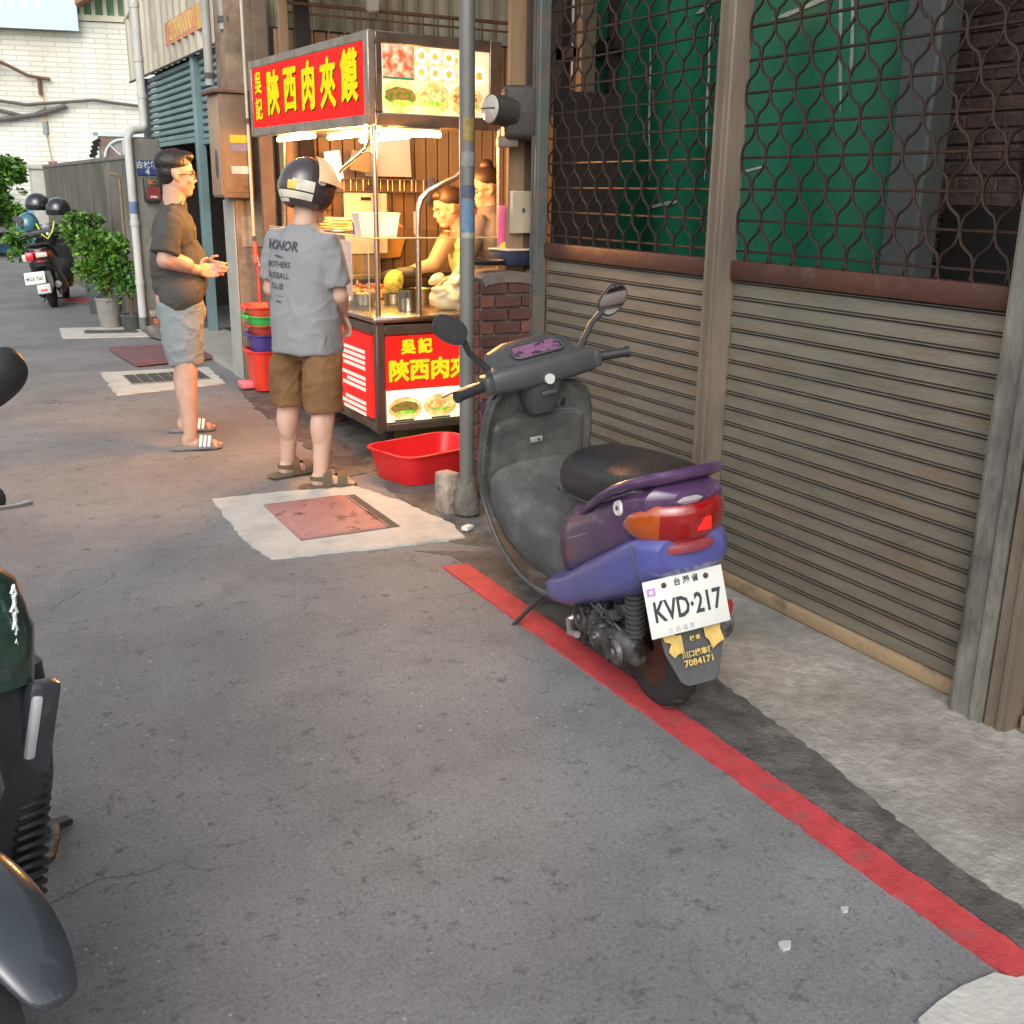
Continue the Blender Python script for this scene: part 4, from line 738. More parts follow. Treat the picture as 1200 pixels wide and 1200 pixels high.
MB().cyl((2.9,-.06,3.4),(2.9,-.06,3.78),.04).build('rust_bracket', RST, lampp)
MB().bx(2.93,2.98,-.006,.001,2.35,3.4).build('rust_streak', M("rust_stain", (.62,.40,.18), .3, 6), fb_, 0)
WR = M("cable_grey", (.10,.095,.085), .2, 9, .7)
for i, (pts, r) in enumerate((([(.5,3.5),(1.6,3.25),(2.2,3.0),(3.2,2.88),(4.6,3.02),(5.6,2.92),(7.5,2.75)],.035),([(.5,3.6),(1.9,3.25),(2.6,2.75),(3.2,2.62),(3.6,2.8)],.045),([(.5,2.35),(1.6,2.45),(2.6,2.55),(3.4,2.68),(4.02,2.88)],.055),([(.5,4.0),(1.9,4.6),(2.2,5.05),(2.6,5.3),(3.0,5.9)],.012))):
    MB().tube([(x-.6,-.12-.25*(i == 3),z+.30) for x, z in pts], r, 7).build('cable', WR, fb_)
# ================================================================== plants
def leafy(n, rx, ry, rz, m, seed, size=.05, low=.3):
    q = random.Random(seed); b = MB(); cl = [(Vector((q.uniform(-.65,.65)*rx, q.uniform(-.65,.65)*ry, q.uniform(-.6,.75)*rz)), q.uniform(.28,.5)) for _ in range(13)]
    for _ in range(n):
        c, s = q.choice(cl); d = Vector((q.gauss(0,1), q.gauss(0,1), q.gauss(0,1))); d.normalize(); d.z = abs(d.z)*.9 if q.random() < .75 else d.z
        p = c+Vector((d.x*rx, d.y*ry, d.z*rz))*s*q.uniform(.6,1.05)
        a = Vector((d.x+q.uniform(-.6,.6), d.y+q.uniform(-.6,.6), d.z*.4+q.uniform(-.5,.3))).normalized(); w = a.orthogonal().normalized(); w = (Matrix.Rotation(q.uniform(0,6.28), 3, a) @ w)
        L = size*q.uniform(.7,1.3); W = L*.42; up = a.cross(w)*L*.12
        b.mi += []; b.cur = q.choice((0,0,1,2)); b.add([p, p+a*L*.5+w*W+up, p+a*L, p+a*L*.5-w*W+up], [(0,1,2),(0,2,3)])
    return b
LG = [M("leaf_bright", (.075,.20,.022), .3, 9, .5), M("leaf_mid", (.035,.11,.014), .3, 9, .5), M("leaf_yellow", (.15,.30,.035), .3, 9, .5)]
LG2 = [M("leaf_deep", (.05,.16,.02), .3, 9, .5), M("leaf_mid2", (.07,.22,.025), .3, 9, .5), M("leaf_dark", (.03,.10,.02), .3, 9, .5)]
def plant(name, label, loc, r, n, ms, seed, size, zc, potr=None, poth=.3, potm=None, cat='plant'):
    t = root(name, label, cat, loc); b = leafy(n, r[0], r[1], r[2], ms, seed, size); b.v = [(v[0],v[1],v[2]+zc) for v in b.v]; b.build('crown', ms, t, 0)
    q = random.Random(seed); s = MB()
    for k in range(6): a = q.uniform(0,6.28); s.tube([(0,0,poth*.8),(.1*math.cos(a)*r[0],.1*math.sin(a)*r[1],(poth+zc)/2),(.55*math.cos(a)*r[0],.55*math.sin(a)*r[1],zc)], [.012,.009,.004], 5)
    s.build('stems', M("stem_brown", (.14,.09,.05)), t)
    if potr: MB().lathe([(.0005,0),(potr*.78,0),(potr,poth),(potr*1.06,poth),(potr*1.06,poth+.03),(potr*.93,poth+.03),(potr*.9,poth-.03),(.0005,poth-.03)], n=22).build('pot', potm, t)
PG = M("pot_grey", (.20,.20,.185), .2, 7, .7, bump=.3); PDK = M("pot_dark", (.055,.065,.06), .2, 7, .6)
plant('potted_bush', 'larger rounded green bush in a tall grey pot nearest the standing man', (1.74,12.45,0), (.29,.28,.34), 2600, LG, 5, .052, .66, .135, .30, PG)
plant('potted_bush', 'lighter green bush behind, against the compound wall', (1.84,13.9,0), (.33,.32,.26), 1900, LG, 8, .055, .92, .14, .34, PDK)
plant('potted_seedling', 'sparse spindly plant in a low dark green bowl beside the downpipe', (1.93,12.2,0), (.16,.14,.26), 260, LG2, 9, .05, .52, .115, .14, PDK)
plant('small_shrub', 'small pale green shrub beyond the parked scooter', (1.55,20.0,0), (.3,.3,.3), 600, LG, 14, .09, .5)
plant('hedge_tree', 'leafy green tree at the far left edge before the white building', (1.45,25.0,0), (.62,.5,.80), 4200, LG, 11, .12, 1.30, cat='tree')
tag(MB().bx(1.55,2.6,26.9,27.0,.02,.95).build('blue_hoarding', M("sky_blue_panel", (.20,.50,.80), .06, 3, .5), None), 'bright blue panel beside the white car at the far left', 'panel')
tag(MB().bx(-1,2.1,25.9,26.1,.80,1.02).build('brown_planter_ledge', M("brown_ledge", (.30,.18,.12)), None), 'brown ledge below the far left tree', 'ledge')
bk = root('brick_stack', 'small stack of orange bricks and a stone at the foot of the gate pillar', 'bricks', (2.15,11.75,0))
for k, (x, y, z, c) in enumerate(((0,0,.05,(.40,.14,.07)),(.03,-.02,.12,(.33,.10,.06)),(.02,.1,.19,(.3,.24,.18)))): MB().box((x,y,z+.01),(.2,.11,.06),.008,(0,0,.1*k)).build('brick', M("brick_c%d" % k, c, .3, 20, .9, bump=.5), bk)
tag(MB().box((2.12,11.3,.07),(.3,.35,.12),.03,(0,0,.2)).build('concrete_lump', CONC2, None), 'rough concrete lump at the edge of the teal doorway', 'block')
# ================================================================== baskets, tubs
def tub_mb(L, W_, H, th=.012, taper=.82, lip=.012):
    def ring(w, l, z, n=6, r=.25):
        pts = []; rr_ = min(w, l)*r
        for cx, cy, a0 in ((w/2-rr_, l/2-rr_, 0), (-w/2+rr_, l/2-rr_, 90), (-w/2+rr_, -l/2+rr_, 180), (w/2-rr_, -l/2+rr_, 270)):
            for k in range(n+1): a = R(a0+90*k/n); pts.append(Vector((cx+rr_*math.cos(a), cy+rr_*math.sin(a), z)))
        return pts
    return MB().rings([ring(W_*taper, L*taper, 0), ring(W_, L, H-.012), ring(W_+lip*2, L+lip*2, H-.008), ring(W_+lip*2, L+lip*2, H), ring(W_-th, L-th, H), ring(W_*taper-th, L*taper-th, th)], True)
REDP = M("red_plastic", (.58,.018,.022), .1, 6, .32, bump=.05)
rt = root('red_tub', 'empty rectangular red plastic tub on the ground before the cart', 'tub', (2.30,5.18,.008), rz=R(14.5))
tub_mb(.40,.58,.165,taper=.86).build('shell', REDP, rt, 35)
ORP = M("orange_red_plastic", (.72,.045,.02), .1, 6, .35, bump=.05)
bs = [(.0,.30,.33,.37,ORP,'tall orange-red tub at the bottom of the basket stack'),(.27,.15,.30,.33,M("violet_plastic", (.07,.05,.24), .1, 6, .4),'violet basket second from the bottom of the stack'),(.40,.09,.31,.34,M("dull_red_plastic", (.45,.06,.04), .1, 6, .4),'dull red basket under the green one'),(.475,.085,.33,.36,M("green_plastic", (.05,.50,.09), .1, 6, .4),'bright green basket near the top of the stack'),(.55,.08,.33,.36,M("coral_plastic", (.75,.08,.05), .1, 6, .4),'coral red basket on top of the stack')]
for z, h, w, l, m_, lb in bs:
    t = root('basket', lb, 'basket', (2.27+rnd.uniform(-.012,.012),8.05,z+.02), rz=rnd.uniform(-.06,.06), group='baskets stacked beside the pillar'); tub_mb(l, w, h, taper=.84).build('shell', m_, t, 35)
    for sx in (-1,1): MB().box((sx*(w/2+.018),0,h-.012),(.02,l*.4,.025),.006).build('handle', m_, t)
tag(MB().box((2.12,8.12,.045),(.17,.15,.05),.012).build('pink_box_lid', M("pink_plastic", (.7,.18,.22), .1, 6, .5), None), 'flat pink lid poking out behind the bottom basket', 'lid')
mp_ = root('red_mop_handle', 'thin red handle standing behind the basket stack', 'handle', (2.27,8.30,0)); MB().cyl((0,0,0),(.02,.05,1.02),.014,n=8).build('rod', M("red_rod", (.55,.05,.03), .2, 9, .4), mp_)
tag(MB().box((2.38,7.45,.02),(.22,.2,.025),.004,(0,0,.3)).build('pink_cloth_scrap', M("pink_cloth", (.5,.2,.18), .3, 20, .9), None), 'flat pinkish board scrap on the ground under the baskets', 'board')
st = root('stool', 'dark low stool half hidden behind the brown shorts', 'stool', (2.28,6.75,0)); MB().cyl((0,0,0),(0,0,.02),.1).build('foot', M("brown_dark_metal", (.12,.05,.035)), st); MB().cyl((0,0,.02),(0,0,.16),.014).build('stem', BK, st); MB().cyl((0,0,.145),(0,0,.162),.11).build('seat', BK, st)
gb = root('green_gas_crate', 'low olive-green crate under the cart', 'crate', (2.62,6.15,0)); MB().box((0,0,.06),(.42,.35,.10),.01).build('crate', M("olive_crate", (.20,.22,.06), .2, 9, .6), gb)
# ---------------- white car at the far left
car = root('parked_car', 'white car at the far left edge beyond the scooter', 'car', (1.2,27.3,0), rz=R(0))
CWH = M("car_white", (.62,.64,.64), .03, 3, .25, coat=.6, bump=0); CGL = M("car_glass", (.03,.04,.045), .1, 3, .08, bump=0)
b = MB(); b.loft([((0,-1.95,.62),(.60,0,0),(0,0,.30),4),((0,-1.85,.60),(.80,0,0),(0,0,.34),4),((0,-.9,.62),(.85,0,0),(0,0,.38),5),((0,1.0,.64),(.85,0,0),(0,0,.40),5),((0,1.9,.62),(.80,0,0),(0,0,.34),4),((0,2.05,.60),(.55,0,0),(0,0,.26),4)], 24); b.build('body', CWH, car)
b = MB(); b.loft([((0,-1.0,.95),(.70,0,0),(0,0,.06),4),((0,-.55,1.12),(.66,0,0),(0,0,.28),4),((0,.7,1.14),(.66,0,0),(0,0,.30),4),((0,1.7,.98),(.68,0,0),(0,0,.08),4)], 24); b.build('cabin', CGL, car)
MB().box((0,.1,1.43),(1.15,1.2,.05),.02).build('roof', CWH, car)
for x in (-.74,.74):
    for y in (-1.25,1.3):
        w = MB().lathe([(.0005,-.09),(.28,-.09),(.31,-.05),(.31,.05),(.28,.09),(.0005,.09)], (x,y,.31), (1,0,0), 22).build('wheel', M("tyre_black", (.02,.02,.02), .2, 20, .8), car); MB().lathe([(.0005,-.1),(.19,-.1),(.2,-.07)], (x,y,.31), (1 if x < 0 else -1,0,0), 18).build('rim', CHR, w)
    MB().box((x*.75,-1.92,.68),(.3,.10,.12),.03).build('headlight', M("lamp_clear", (.5,.5,.5), .1, 9, .1), car)
MB().box((0,-1.97,.45),(.8,.04,.14),.02).build('grille', BK, car)

# ================================================================== PEOPLE
SKIN = M("skin", (.44,.27,.19), .12, 9, .5, bump=.08, bs=60); SKIN2 = M("skin_pale", (.50,.32,.235), .1, 9, .5, bump=.05, bs=60); HAIR = M("black_hair", (.014,.011,.009), .3, 60, .45, bump=.6, bs=90, stretch=(1,1,.3))
def hand(b, w, d, side, curl=.6, up=(0,0,1), s=1.0):
    """palm, four bent fingers of unequal length and a thumb; w wrist point, d pointing direction, side = thumb side vector"""
    w, d, sd = Vector(w), Vector(d).normalized(), Vector(side); sd = (sd-d*sd.dot(d)).normalized(); n = d.cross(sd).normalized()
    if n.dot(Vector(up)) > 0: n = -n
    for k in range(5): t = k/4-.5; b.caps(w+sd*t*.03*s, w+d*.075*s+sd*t*.066*s, .013*s, .0115*s, 8)
    for k, (t, L) in enumerate(((.5,.070),(.17,.078),(-.17,.073),(-.5,.058))):
        p = w+d*.082*s+sd*t*.066*s; a = d*math.cos(curl*.5)+n*math.sin(curl*.5); q = p+a*L*.5*s; a2 = d*math.cos(curl*1.4)+n*math.sin(curl*1.4); q2 = q+a2*L*.32*s; a3 = d*math.cos(curl*2.1)+n*math.sin(curl*2.1); q3 = q2+a3*L*.26*s
        b.caps(p, q, .0095*s, .0088*s, 8); b.caps(q, q2, .0088*s, .008*s, 8); b.caps(q2, q3, .008*s, .007*s, 8)
    p = w+d*.02*s+sd*.028*s; a = (d*.6+sd*.75+n*.25).normalized(); q = p+a*.038*s; a2 = (d*.85+sd*.3+n*.5).normalized(); b.caps(p, q, .0125*s, .0105*s, 8); b.caps(q, q+a2*.03*s, .0105*s, .0085*s, 8)
def head(b, c, f, rt, up, s=1.):
    """cranium, jaw, nose, brow, lips, ears; f face direction"""
    c, f, rt, up = Vector(c), Vector(f).normalized(), Vector(rt).normalized(), Vector(up).normalized()
    q = Matrix((rt, f, up)).transposed().to_euler()
    P = lambda x, y, z: c+rt*x*s+f*y*s+up*z*s
    b.ell(P(0,-.012,.035), (.076*s,.095*s,.088*s), q, 20, 14); b.ell(P(0,.012,-.035), (.062*s,.078*s,.072*s), q, 18, 12); b.ell(P(0,.045,-.085), (.036*s,.040*s,.028*s), q)
    b.ell(P(0,.085,.022), (.045*s,.010*s,.010*s), q); b.caps(P(0,.083,.010), P(0,.098,-.020), .009*s, .012*s, 8); b.ell(P(.011,.094,-.026), (.009*s,.011*s,.008*s), q); b.ell(P(-.011,.094,-.026), (.009*s,.011*s,.008*s), q)
    b.ell(P(0,.083,-.052), (.024*s,.012*s,.006*s), q); b.ell(P(0,.081,-.062), (.021*s,.012*s,.007*s), q)
    for k in (-1,1): b.ell(P(.042*k,.058,-.022), (.022*s,.024*s,.022*s), q); b.ell(P(.076*k,-.014,-.002), (.009*s,.017*s,.027*s), q); b.ell(P(.076*k,-.006,-.024), (.008*s,.010*s,.011*s), q)
    return P, q
def limb(b, pts, rs):
    for i in range(len(pts)-1): b.caps(pts[i], pts[i+1], rs[i], rs[i+1])
def eyes(P, q, parent, s=1.):
    for k in (-1,1):
        e = MB().ell(P(.031*k,.078,.002), (.013*s,.010*s,.006*s), q, 12, 8).build('eye', M("eye_white", (.5,.45,.42), .05, 9, .3), parent); MB().ell(P(.031*k,.086,.001), (.005*s,.003*s,.005*s), q, 10, 6).build('pupil', HAIR, e)
        MB().tube([P(.016*k,.090,.024),P(.032*k,.087,.029),P(.047*k,.075,.024)], .003*s, 6).build('eyebrow', HAIR, parent)
# ---- man in dark tee, facing the cart, side on
m1 = root('person', 'man in dark olive tee, light grey shorts and glasses, standing side-on with hands together', 'person', (1.36,6.5,0), rz=-math.atan2(1.36,6.5))
b = MB(); P, hq = head(b, (-.018,-.02,1.560), (1,.12,-.06), (.12,-1,0), (.06,0,1), 1.05)
b.caps((-.05,-.01,1.36),(-.035,-.015,1.49),.066,.062)
b.ell((-.06,0,1.18),(.11,.175,.2)); b.ell((-.05,0,1.0),(.12,.165,.2)); b.ell((-.06,0,.86),(.13,.17,.14))
ra = [(-.075,-.20,1.30),(-.115,-.245,1.10),(.055,-.145,1.04)]; la = [(-.06,.20,1.30),(-.01,.275,1.10),(.105,.085,1.05)]
limb(b, ra, (.042,.046,.031)); limb(b, la, (.042,.046,.031)); b.caps((-.10,-.235,1.115),(.0,-.19,1.075),.050,.042)
hand(b, ra[2], (.72,.68,-.1), (0,.3,1), .9, (0,1,.3), 1.05); hand(b, la[2], (.62,-.78,-.1), (0,.2,1), .9, (0,-1,.3), 1.05)
rl_, ll_ = [(-.06,-.10,.82),(-.045,-.14,.46),(-.05,-.20,.075)], [(-.05,.10,.82),(-.05,.17,.46),(-.075,.31,.075)]
for L in (rl_, ll_):
    limb(b, L, (.095,.066,.037)); k, a = Vector(L[1]), Vector(L[2]); b.ell(k.lerp(a,.28)+Vector((-.022,0,0)), (.050,.052,.115)); b.ell(a+Vector((-.018,0,-.02)), (.036,.032,.045))
    b.caps(a+Vector((-.02,0,-.035)), a+Vector((.13,-.01,-.045)), .032, .030)
    for t in range(5): b.caps(a+Vector((.13,.028-.015*t,-.048)), a+Vector((.178-.008*t,.032-.017*t,-.054)), .015 if t == 0 else .011, .012 if t == 0 else .009, 8)
remesh(b, 'body', SKIN, m1, .0068, 3)
TEE = M("olive_black_tee", (.052,.050,.043), .15, 8, .9, bump=1., bs=11)
b = MB(); b.ell((-.055,0,1.235),(.128,.205,.165)); b.ell((-.045,0,1.06),(.165,.20,.20)); b.ell((-.045,0,.95),(.158,.195,.14)); b.caps((-.045,-.10,.90),(-.045,.10,.90),.128,.128); b.caps((-.06,-.14,1.315),(-.06,.14,1.315),.075,.075); b.caps((-.055,0,1.33),(-.045,0,1.385),.085,.078)
b.tube([(-.06,-.12,1.30),(-.075,-.195,1.295),(-.09,-.215,1.23),(-.113,-.243,1.135)],[.062,.070,.074,.078],18); b.tube([(-.06,.12,1.30),(-.06,.195,1.295),(-.04,.225,1.23),(-.02,.262,1.135)],[.062,.070,.074,.078],18); b.ell((.03,0,1.0),(.080,.13,.12))
remesh(b, 'tee_shirt', TEE, m1, .009, 4, (.012, 9, (1,1,1.1)))
SHO = M("pale_grey_shorts", (.185,.215,.22), .1, 8, .85, bump=.9, bs=13)
b = MB(); b.ell((-.05,0,.80),(.145,.185,.12)); b.loft([((-.045,-.10,.49),(.098,0,0),(0,.098,0)),((-.05,-.10,.62),(.115,0,0),(0,.108,0)),((-.05,-.09,.86),(.135,0,0),(0,.11,0))], 24); b.loft([((-.045,.125,.50),(.098,0,0),(0,.098,0)),((-.05,.115,.62),(.112,0,0),(0,.105,0)),((-.05,.09,.86),(.13,0,0),(0,.11,0))], 24)
remesh(b, 'shorts', SHO, m1, .009, 2, (.011, 10, (1,1,.8)))
hr1 = MB(); C = P(0,-.022,.062); hr1.ell(C, (.083*1.05,.098*1.05,.070*1.05), hq, 22, 14); hr1.ell(P(0,.040,.100), (.064,.055,.032), hq); hr1.ell(P(0,-.040,.015), (.077,.072,.070), hq); hr1.ell(P(0,-.045,-.02), (.066,.052,.04), hq)
for k in range(60):
    a = rnd.uniform(0,6.28); ph = rnd.uniform(0,1.2); hr1.caps(P(.075*math.sin(ph)*math.cos(a), -.018+.09*math.sin(ph)*math.sin(a), .060+.062*math.cos(ph)), P(.082*math.sin(ph)*math.cos(a), -.008+.097*math.sin(ph)*math.sin(a), .066+.072*math.cos(ph)), .008, .004, 6)
remesh(hr1, 'hair', HAIR, m1, .006, 4); eyes(P, hq, m1, 1.05)
FR = M("glasses_black", (.015,.013,.012), .1, 9, .3)
gl = MB()
for k in (-1,1): gl.tube([P(.032*k+.024*math.cos(a), .097-.3*abs(.0), .0+.018*math.sin(a)) for a in [2*math.pi*j/14 for j in range(15)]], .0022, 6); gl.tube([P(.055*k,.093,.006),P(.078*k,.04,.006),P(.080*k,-.015,.0)], .0024, 6)
gl.tube([P(-.009,.099,.004),P(.009,.099,.004)], .002, 6); gl.build('glasses', FR, m1)
SL = M("sandal_grey", (.16,.155,.15), .1, 9, .8, bump=.1); SLW = M("sandal_white", (.78,.76,.74), .05, 9, .7)
def slide(parent, a, m_, straps, wc=None, L=.285):
    a = Vector(a); s = MB(); s.loft([((a.x+.035-L*.5, a.y-.0, .014),(.001,0,0),(0,.036,0)),((a.x+.035-L*.42, a.y, .014),(0,0,.016),(0,.040,0),3),((a.x+.035, a.y-.002, .014),(0,0,.014),(0,.043,0),3),((a.x+.035+L*.36, a.y-.004, .014),(0,0,.013),(0,.049,0),3),((a.x+.035+L*.5, a.y, .014),(0,0,.008),(0,.025,0),3)], 16); so_ = s.build('slipper', m_, parent)
    for x0, x1 in straps:
        def f(u, v): x = a.x+x0+(x1-x0)*u; t = math.pi*v; return (x+.012*math.sin(t), a.y-.004+.052*math.cos(t), .016+(.066-.12*(x-a.x-.05))*math.sin(t)**.8)
        MB().grid(f, 4, 12, .004).build('strap', m_, so_, 60)
        if wc:
            for k in range(3):
                u0 = .10+k*.3
                def f2(u, v): p = f(u0+.17*u, .04+.92*v); c0 = Vector((p[0], a.y-.004, .016)); d_ = (Vector(p)-c0).normalized(); return Vector(p)+d_*.0045
                MB().grid(f2, 1, 12).build('white_stripe', wc, so_, 60)
for L in (rl_, ll_): slide(m1, L[2], SL, ((.035,.115),), SLW)
# ---- man with helmet, seen from behind
m2 = root('person', 'man in grey lettered tee, brown shorts and black open-face helmet, seen from behind', 'person', (1.68,5.3,0), rz=-math.atan2(1.68,5.3))
F2 = Vector((.67,.74,0)); R2 = Vector((.74,-.67,0)); Z = Vector((0,0,1))
b = MB(); HF = (F2*.95+Vector((.35,-.1,-.28))).normalized(); P2, hq2 = head(b, (.045,.01,1.455), HF, HF.cross(Z).normalized(), Z, 1.0)
b.caps((.01,0,1.27),(.03,0,1.41),.062,.060)
TQ = Euler((0,0,math.atan2(R2.y,R2.x)))
b.ell((.005,0,1.1),(.15,.095,.17),TQ); b.ell((.01,0,.9),(.135,.10,.16),TQ)
rA = [Vector((.005,0,1.245))+R2*.172, Vector((.175,-.085,.985)), Vector((.190,.03,.885))]; lA = [Vector((.005,0,1.255))-R2*.172, Vector((-.165,.16,1.0)), Vector((-.01,.28,.98))]
limb(b, rA, (.036,.043,.030)); limb(b, lA, (.036,.043,.030)); b.caps(rA[1], rA[1].lerp(rA[2],.5), .045, .040)
hand(b, rA[2], (.35,.25,-1), (-.4,.9,.1), .9, (1,-.3,0), .98); hand(b, lA[2], (.9,.4,0), (0,0,1), .8, (0,-1,0), 1.)
rL, lL = [(.085,-.06,.78),(.075,-.10,.42),(.045,-.13,.075)], [(-.070,.06,.78),(-.10,.11,.42),(-.125,.145,.075)]
for L, fd in ((rL, Vector((.98,.18,0))), (lL, Vector((.85,.5,0)))):
    limb(b, L, (.072,.062,.038)); k, a = Vector(L[1]), Vector(L[2]); b.ell(k.lerp(a,.30)-F2*.018, (.054,.052,.12)); b.ell(a-fd*.018+Vector((0,0,-.022)), (.035,.035,.042)); b.caps(a-fd*.02+Vector((0,0,-.035)), a+fd*.13+Vector((0,0,-.045)), .032, .030)
    sdv = fd.cross(Z)
    for t in range(5): b.caps(a+fd*.13+sdv*(.028-.014*t)+Vector((0,0,-.048)), a+fd*(.175-.006*abs(t-1))+sdv*(.030-.015*t)+Vector((0,0,-.053)), .012, .010, 8)
remesh(b, 'body', SKIN2, m2, .0068, 3)
TEG = M("heather_grey_tee", (.21,.215,.22), .06, 70, .9, bump=1., bs=9)
b = MB(); b.ell((.003,0,1.16),(.185,.125,.16),TQ)
b.loft([((.01,.0,.695),R2*.188,F2*.152,2.4),((.008,0,.80),R2*.190,F2*.148,2.4),((.0,0,1.0),R2*.180,F2*.130,2.4),((.0,0,1.15),R2*.190,F2*.118,2.4),((.0,0,1.23),R2*.180,F2*.098,2.3),((.005,0,1.285),R2*.135,F2*.078),((.01,0,1.33),R2*.078,F2*.068)], 30)
for A_ in (rA, lA): b.tube([Vector((.0,0,1.235)).lerp(Vector(A_[0]),.55)+Z*.005, Vector(A_[0])+Z*.004, Vector(A_[0]).lerp(Vector(A_[1]),.3), Vector(A_[0]).lerp(Vector(A_[1]),.80)], [.055,.062,.066,.072], 18)
tee2 = remesh(b, 'tee_shirt', TEG, m2, .009, 5, (.012, 7, (1,1,.8)))
BSH = M("brown_shorts", (.155,.078,.028), .15, 10, .85, bump=1., bs=13)
b = MB(); b.ell((.01,0,.74),(.160,.115,.10),TQ)
for L, ex in ((rL, .03), (lL, 0)): h_, k = Vector(L[0]), Vector(L[1]); b.loft([(k+Vector((0,0,-.015)),R2*.100,F2*.100),(k+Vector((0,0,.15)),R2*.102,F2*.104),(h_+Vector((0,0,-.07)),R2*.090,F2*.110)], 24)
remesh(b, 'shorts', BSH, m2, .009, 2, (.011, 10, (1,1,.8)))
INK = M("shirt_ink", (.05,.05,.065), .1, 20, .9)
bdir = Vector((R2.x*.0+.12, 1, 0)).normalized()
def shirt_text(s_, size, u, z, off=.001, sx=1., rot=-.10):
    t = text_mb(s_, size, off, 0., sx); t.v = [(x, y, 0) for x, y, _ in t.v]; a = R2*math.cos(rot)+Z*math.sin(rot)
    bm = bmesh.new(); vs = [bm.verts.new(v) for v in t.v]
    for f in t.f:
        try: bm.faces.new([vs[i] for i in f])
        except ValueError: pass
    bmesh.ops.remove_doubles(bm, verts=bm.verts[:], dist=1e-6); bmesh.ops.triangulate(bm, faces=bm.faces[:])
    for _ in range(2):
        ed = [e for e in bm.edges if e.calc_length() > .012]
        if ed: bmesh.ops.subdivide_edges(bm, edges=ed, cuts=1); bmesh.ops.triangulate(bm, faces=bm.faces[:])
    bm.verts.index_update(); t = MB(); t.add([v.co[:] for v in bm.verts], [[v.index for v in f.verts] for f in bm.faces]); bm.free()
    xf(t, plane_mat(Vector((.0,0,z))+R2*u-F2*.35, a, Z)); drape(t, tee2, F2, .0035); t.build('shirt_lettering', INK, m2, 0)
UC = -.055
shirt_text("HONOR", .062, UC+.005, 1.225, .0022, 1.0, -.03); shirt_text("— OF THE —", .013, UC, 1.175); shirt_text("BROTHERS", .040, UC-.01, 1.135, .0004, .92, -.03); shirt_text("BASEBALL", .040, UC-.01, 1.082, .0004, .92, -.03); shirt_text("CLUB", .040, UC-.01, 1.03, .0004, .95, -.03); shirt_text("~~~~~~~~~", .020, UC, .985, 0, .7); shirt_text("2 0 2 2", .013, UC, .955)
# helmet
HD = M("helmet_dark", (.045,.036,.036), .12, 5, .25, coat=.6, bump=.0); HW = M("helmet_white", (.62,.58,.48), .1, 9, .4, c2=(.3,.28,.24), c2s=7); HG = M("helmet_gold", (.75,.45,.06), .2, 20, .4)
hc = P2(0,-.005,.045); HR = HF.cross(Z).normalized(); HU = HR.cross(HF)
hl = MB(); b = MB()
def hp(th, ph, r=1.): return hc+(HR*(.128*math.cos(th)*math.cos(ph))+HF*(.148*math.sin(th)*math.cos(ph))+HU*(.143*math.sin(ph)))*r
b.grid(lambda u, v: hp(R(140)+R(260)*u if True else 0, R(-48)+R(137)*v), 40, 18, .012)
hel = b.build('helmet', HD, m2, 60, ); b = MB(); b.grid(lambda u, v: hp(R(35)+R(110)*u, R(8)+R(81)*v, .998), 20, 12, .012); b.build('helmet_front', HD, hel, 60)
for a0, a1, p0, p1, m_, nm in ((195,345,-31,-17,HW,'white_band'),(245,290,-40,-33,HW,'white_mark'),(222,242,-14,2,HG,'gold_patch'),(290,310,-14,2,HG,'gold_patch'),(300,345,-14,6,HW,'white_patch'),(190,205,-14,45,M("helmet_silver", (.35,.35,.37), .1, 9, .3),'silver_side')):
    MB().grid(lambda u, v: hp(R(a0+(a1-a0)*u), R(p0+(p1-p0)*v), 1.012), 12, 4, -.002).build(nm, m_, hel, 60)
VIS = M("amber_visor", (.85,.62,.35), .05, 3, .06, bump=0, coat=1.)
MB().grid(lambda u, v: hp(R(-12)+R(195)*u, R(8)+R(62)*v, 1.10+.14*(1-v)), 24, 8, .003).build('raised_visor', VIS, hel, 60)
MB().cyl(hp(R(358),R(10),1.0), hp(R(358),R(10),1.09), .018).build('visor_hinge', HW, hel)
FD = M("sandal_olive", (.10,.075,.045), .2, 9, .8, bump=.2)
for L, fd in ((rL, Vector((.98,.18,0))), (lL, Vector((.85,.5,0)))):
    an = math.atan2(fd.y, fd.x); e = MB(); a = Vector((0,0,0)); e.loft([((.035-.15,0,.013),(.001,0,0),(0,.034,0)),((.035-.125,0,.013),(0,0,.015),(0,.040,0),3),((.035,0,.013),(0,0,.013),(0,.042,0),3),((.14,0,.013),(0,0,.012),(0,.048,0),3),((.185,0,.013),(0,0,.008),(0,.024,0),3)], 16)
    for x0, x1, h_ in ((.075,.125,.058),(.0,.045,.088)):
        e.grid(lambda u, v: (x0+(x1-x0)*u+.01*math.sin(math.pi*v), .050*math.cos(math.pi*v), .016+h_*math.sin(math.pi*v)**.8), 3, 12, .004)
    e.grid(lambda u, v: (-.055*math.sin(math.pi*u)+.0, .044*math.cos(math.pi*u), .05+.022*v), 12, 2, .004)
    xf(e, Matrix.Translation((L[2][0], L[2][1], 0)) @ Matrix.Rotation(an, 4, 'Z')); e.build('sandal', FD, m2)
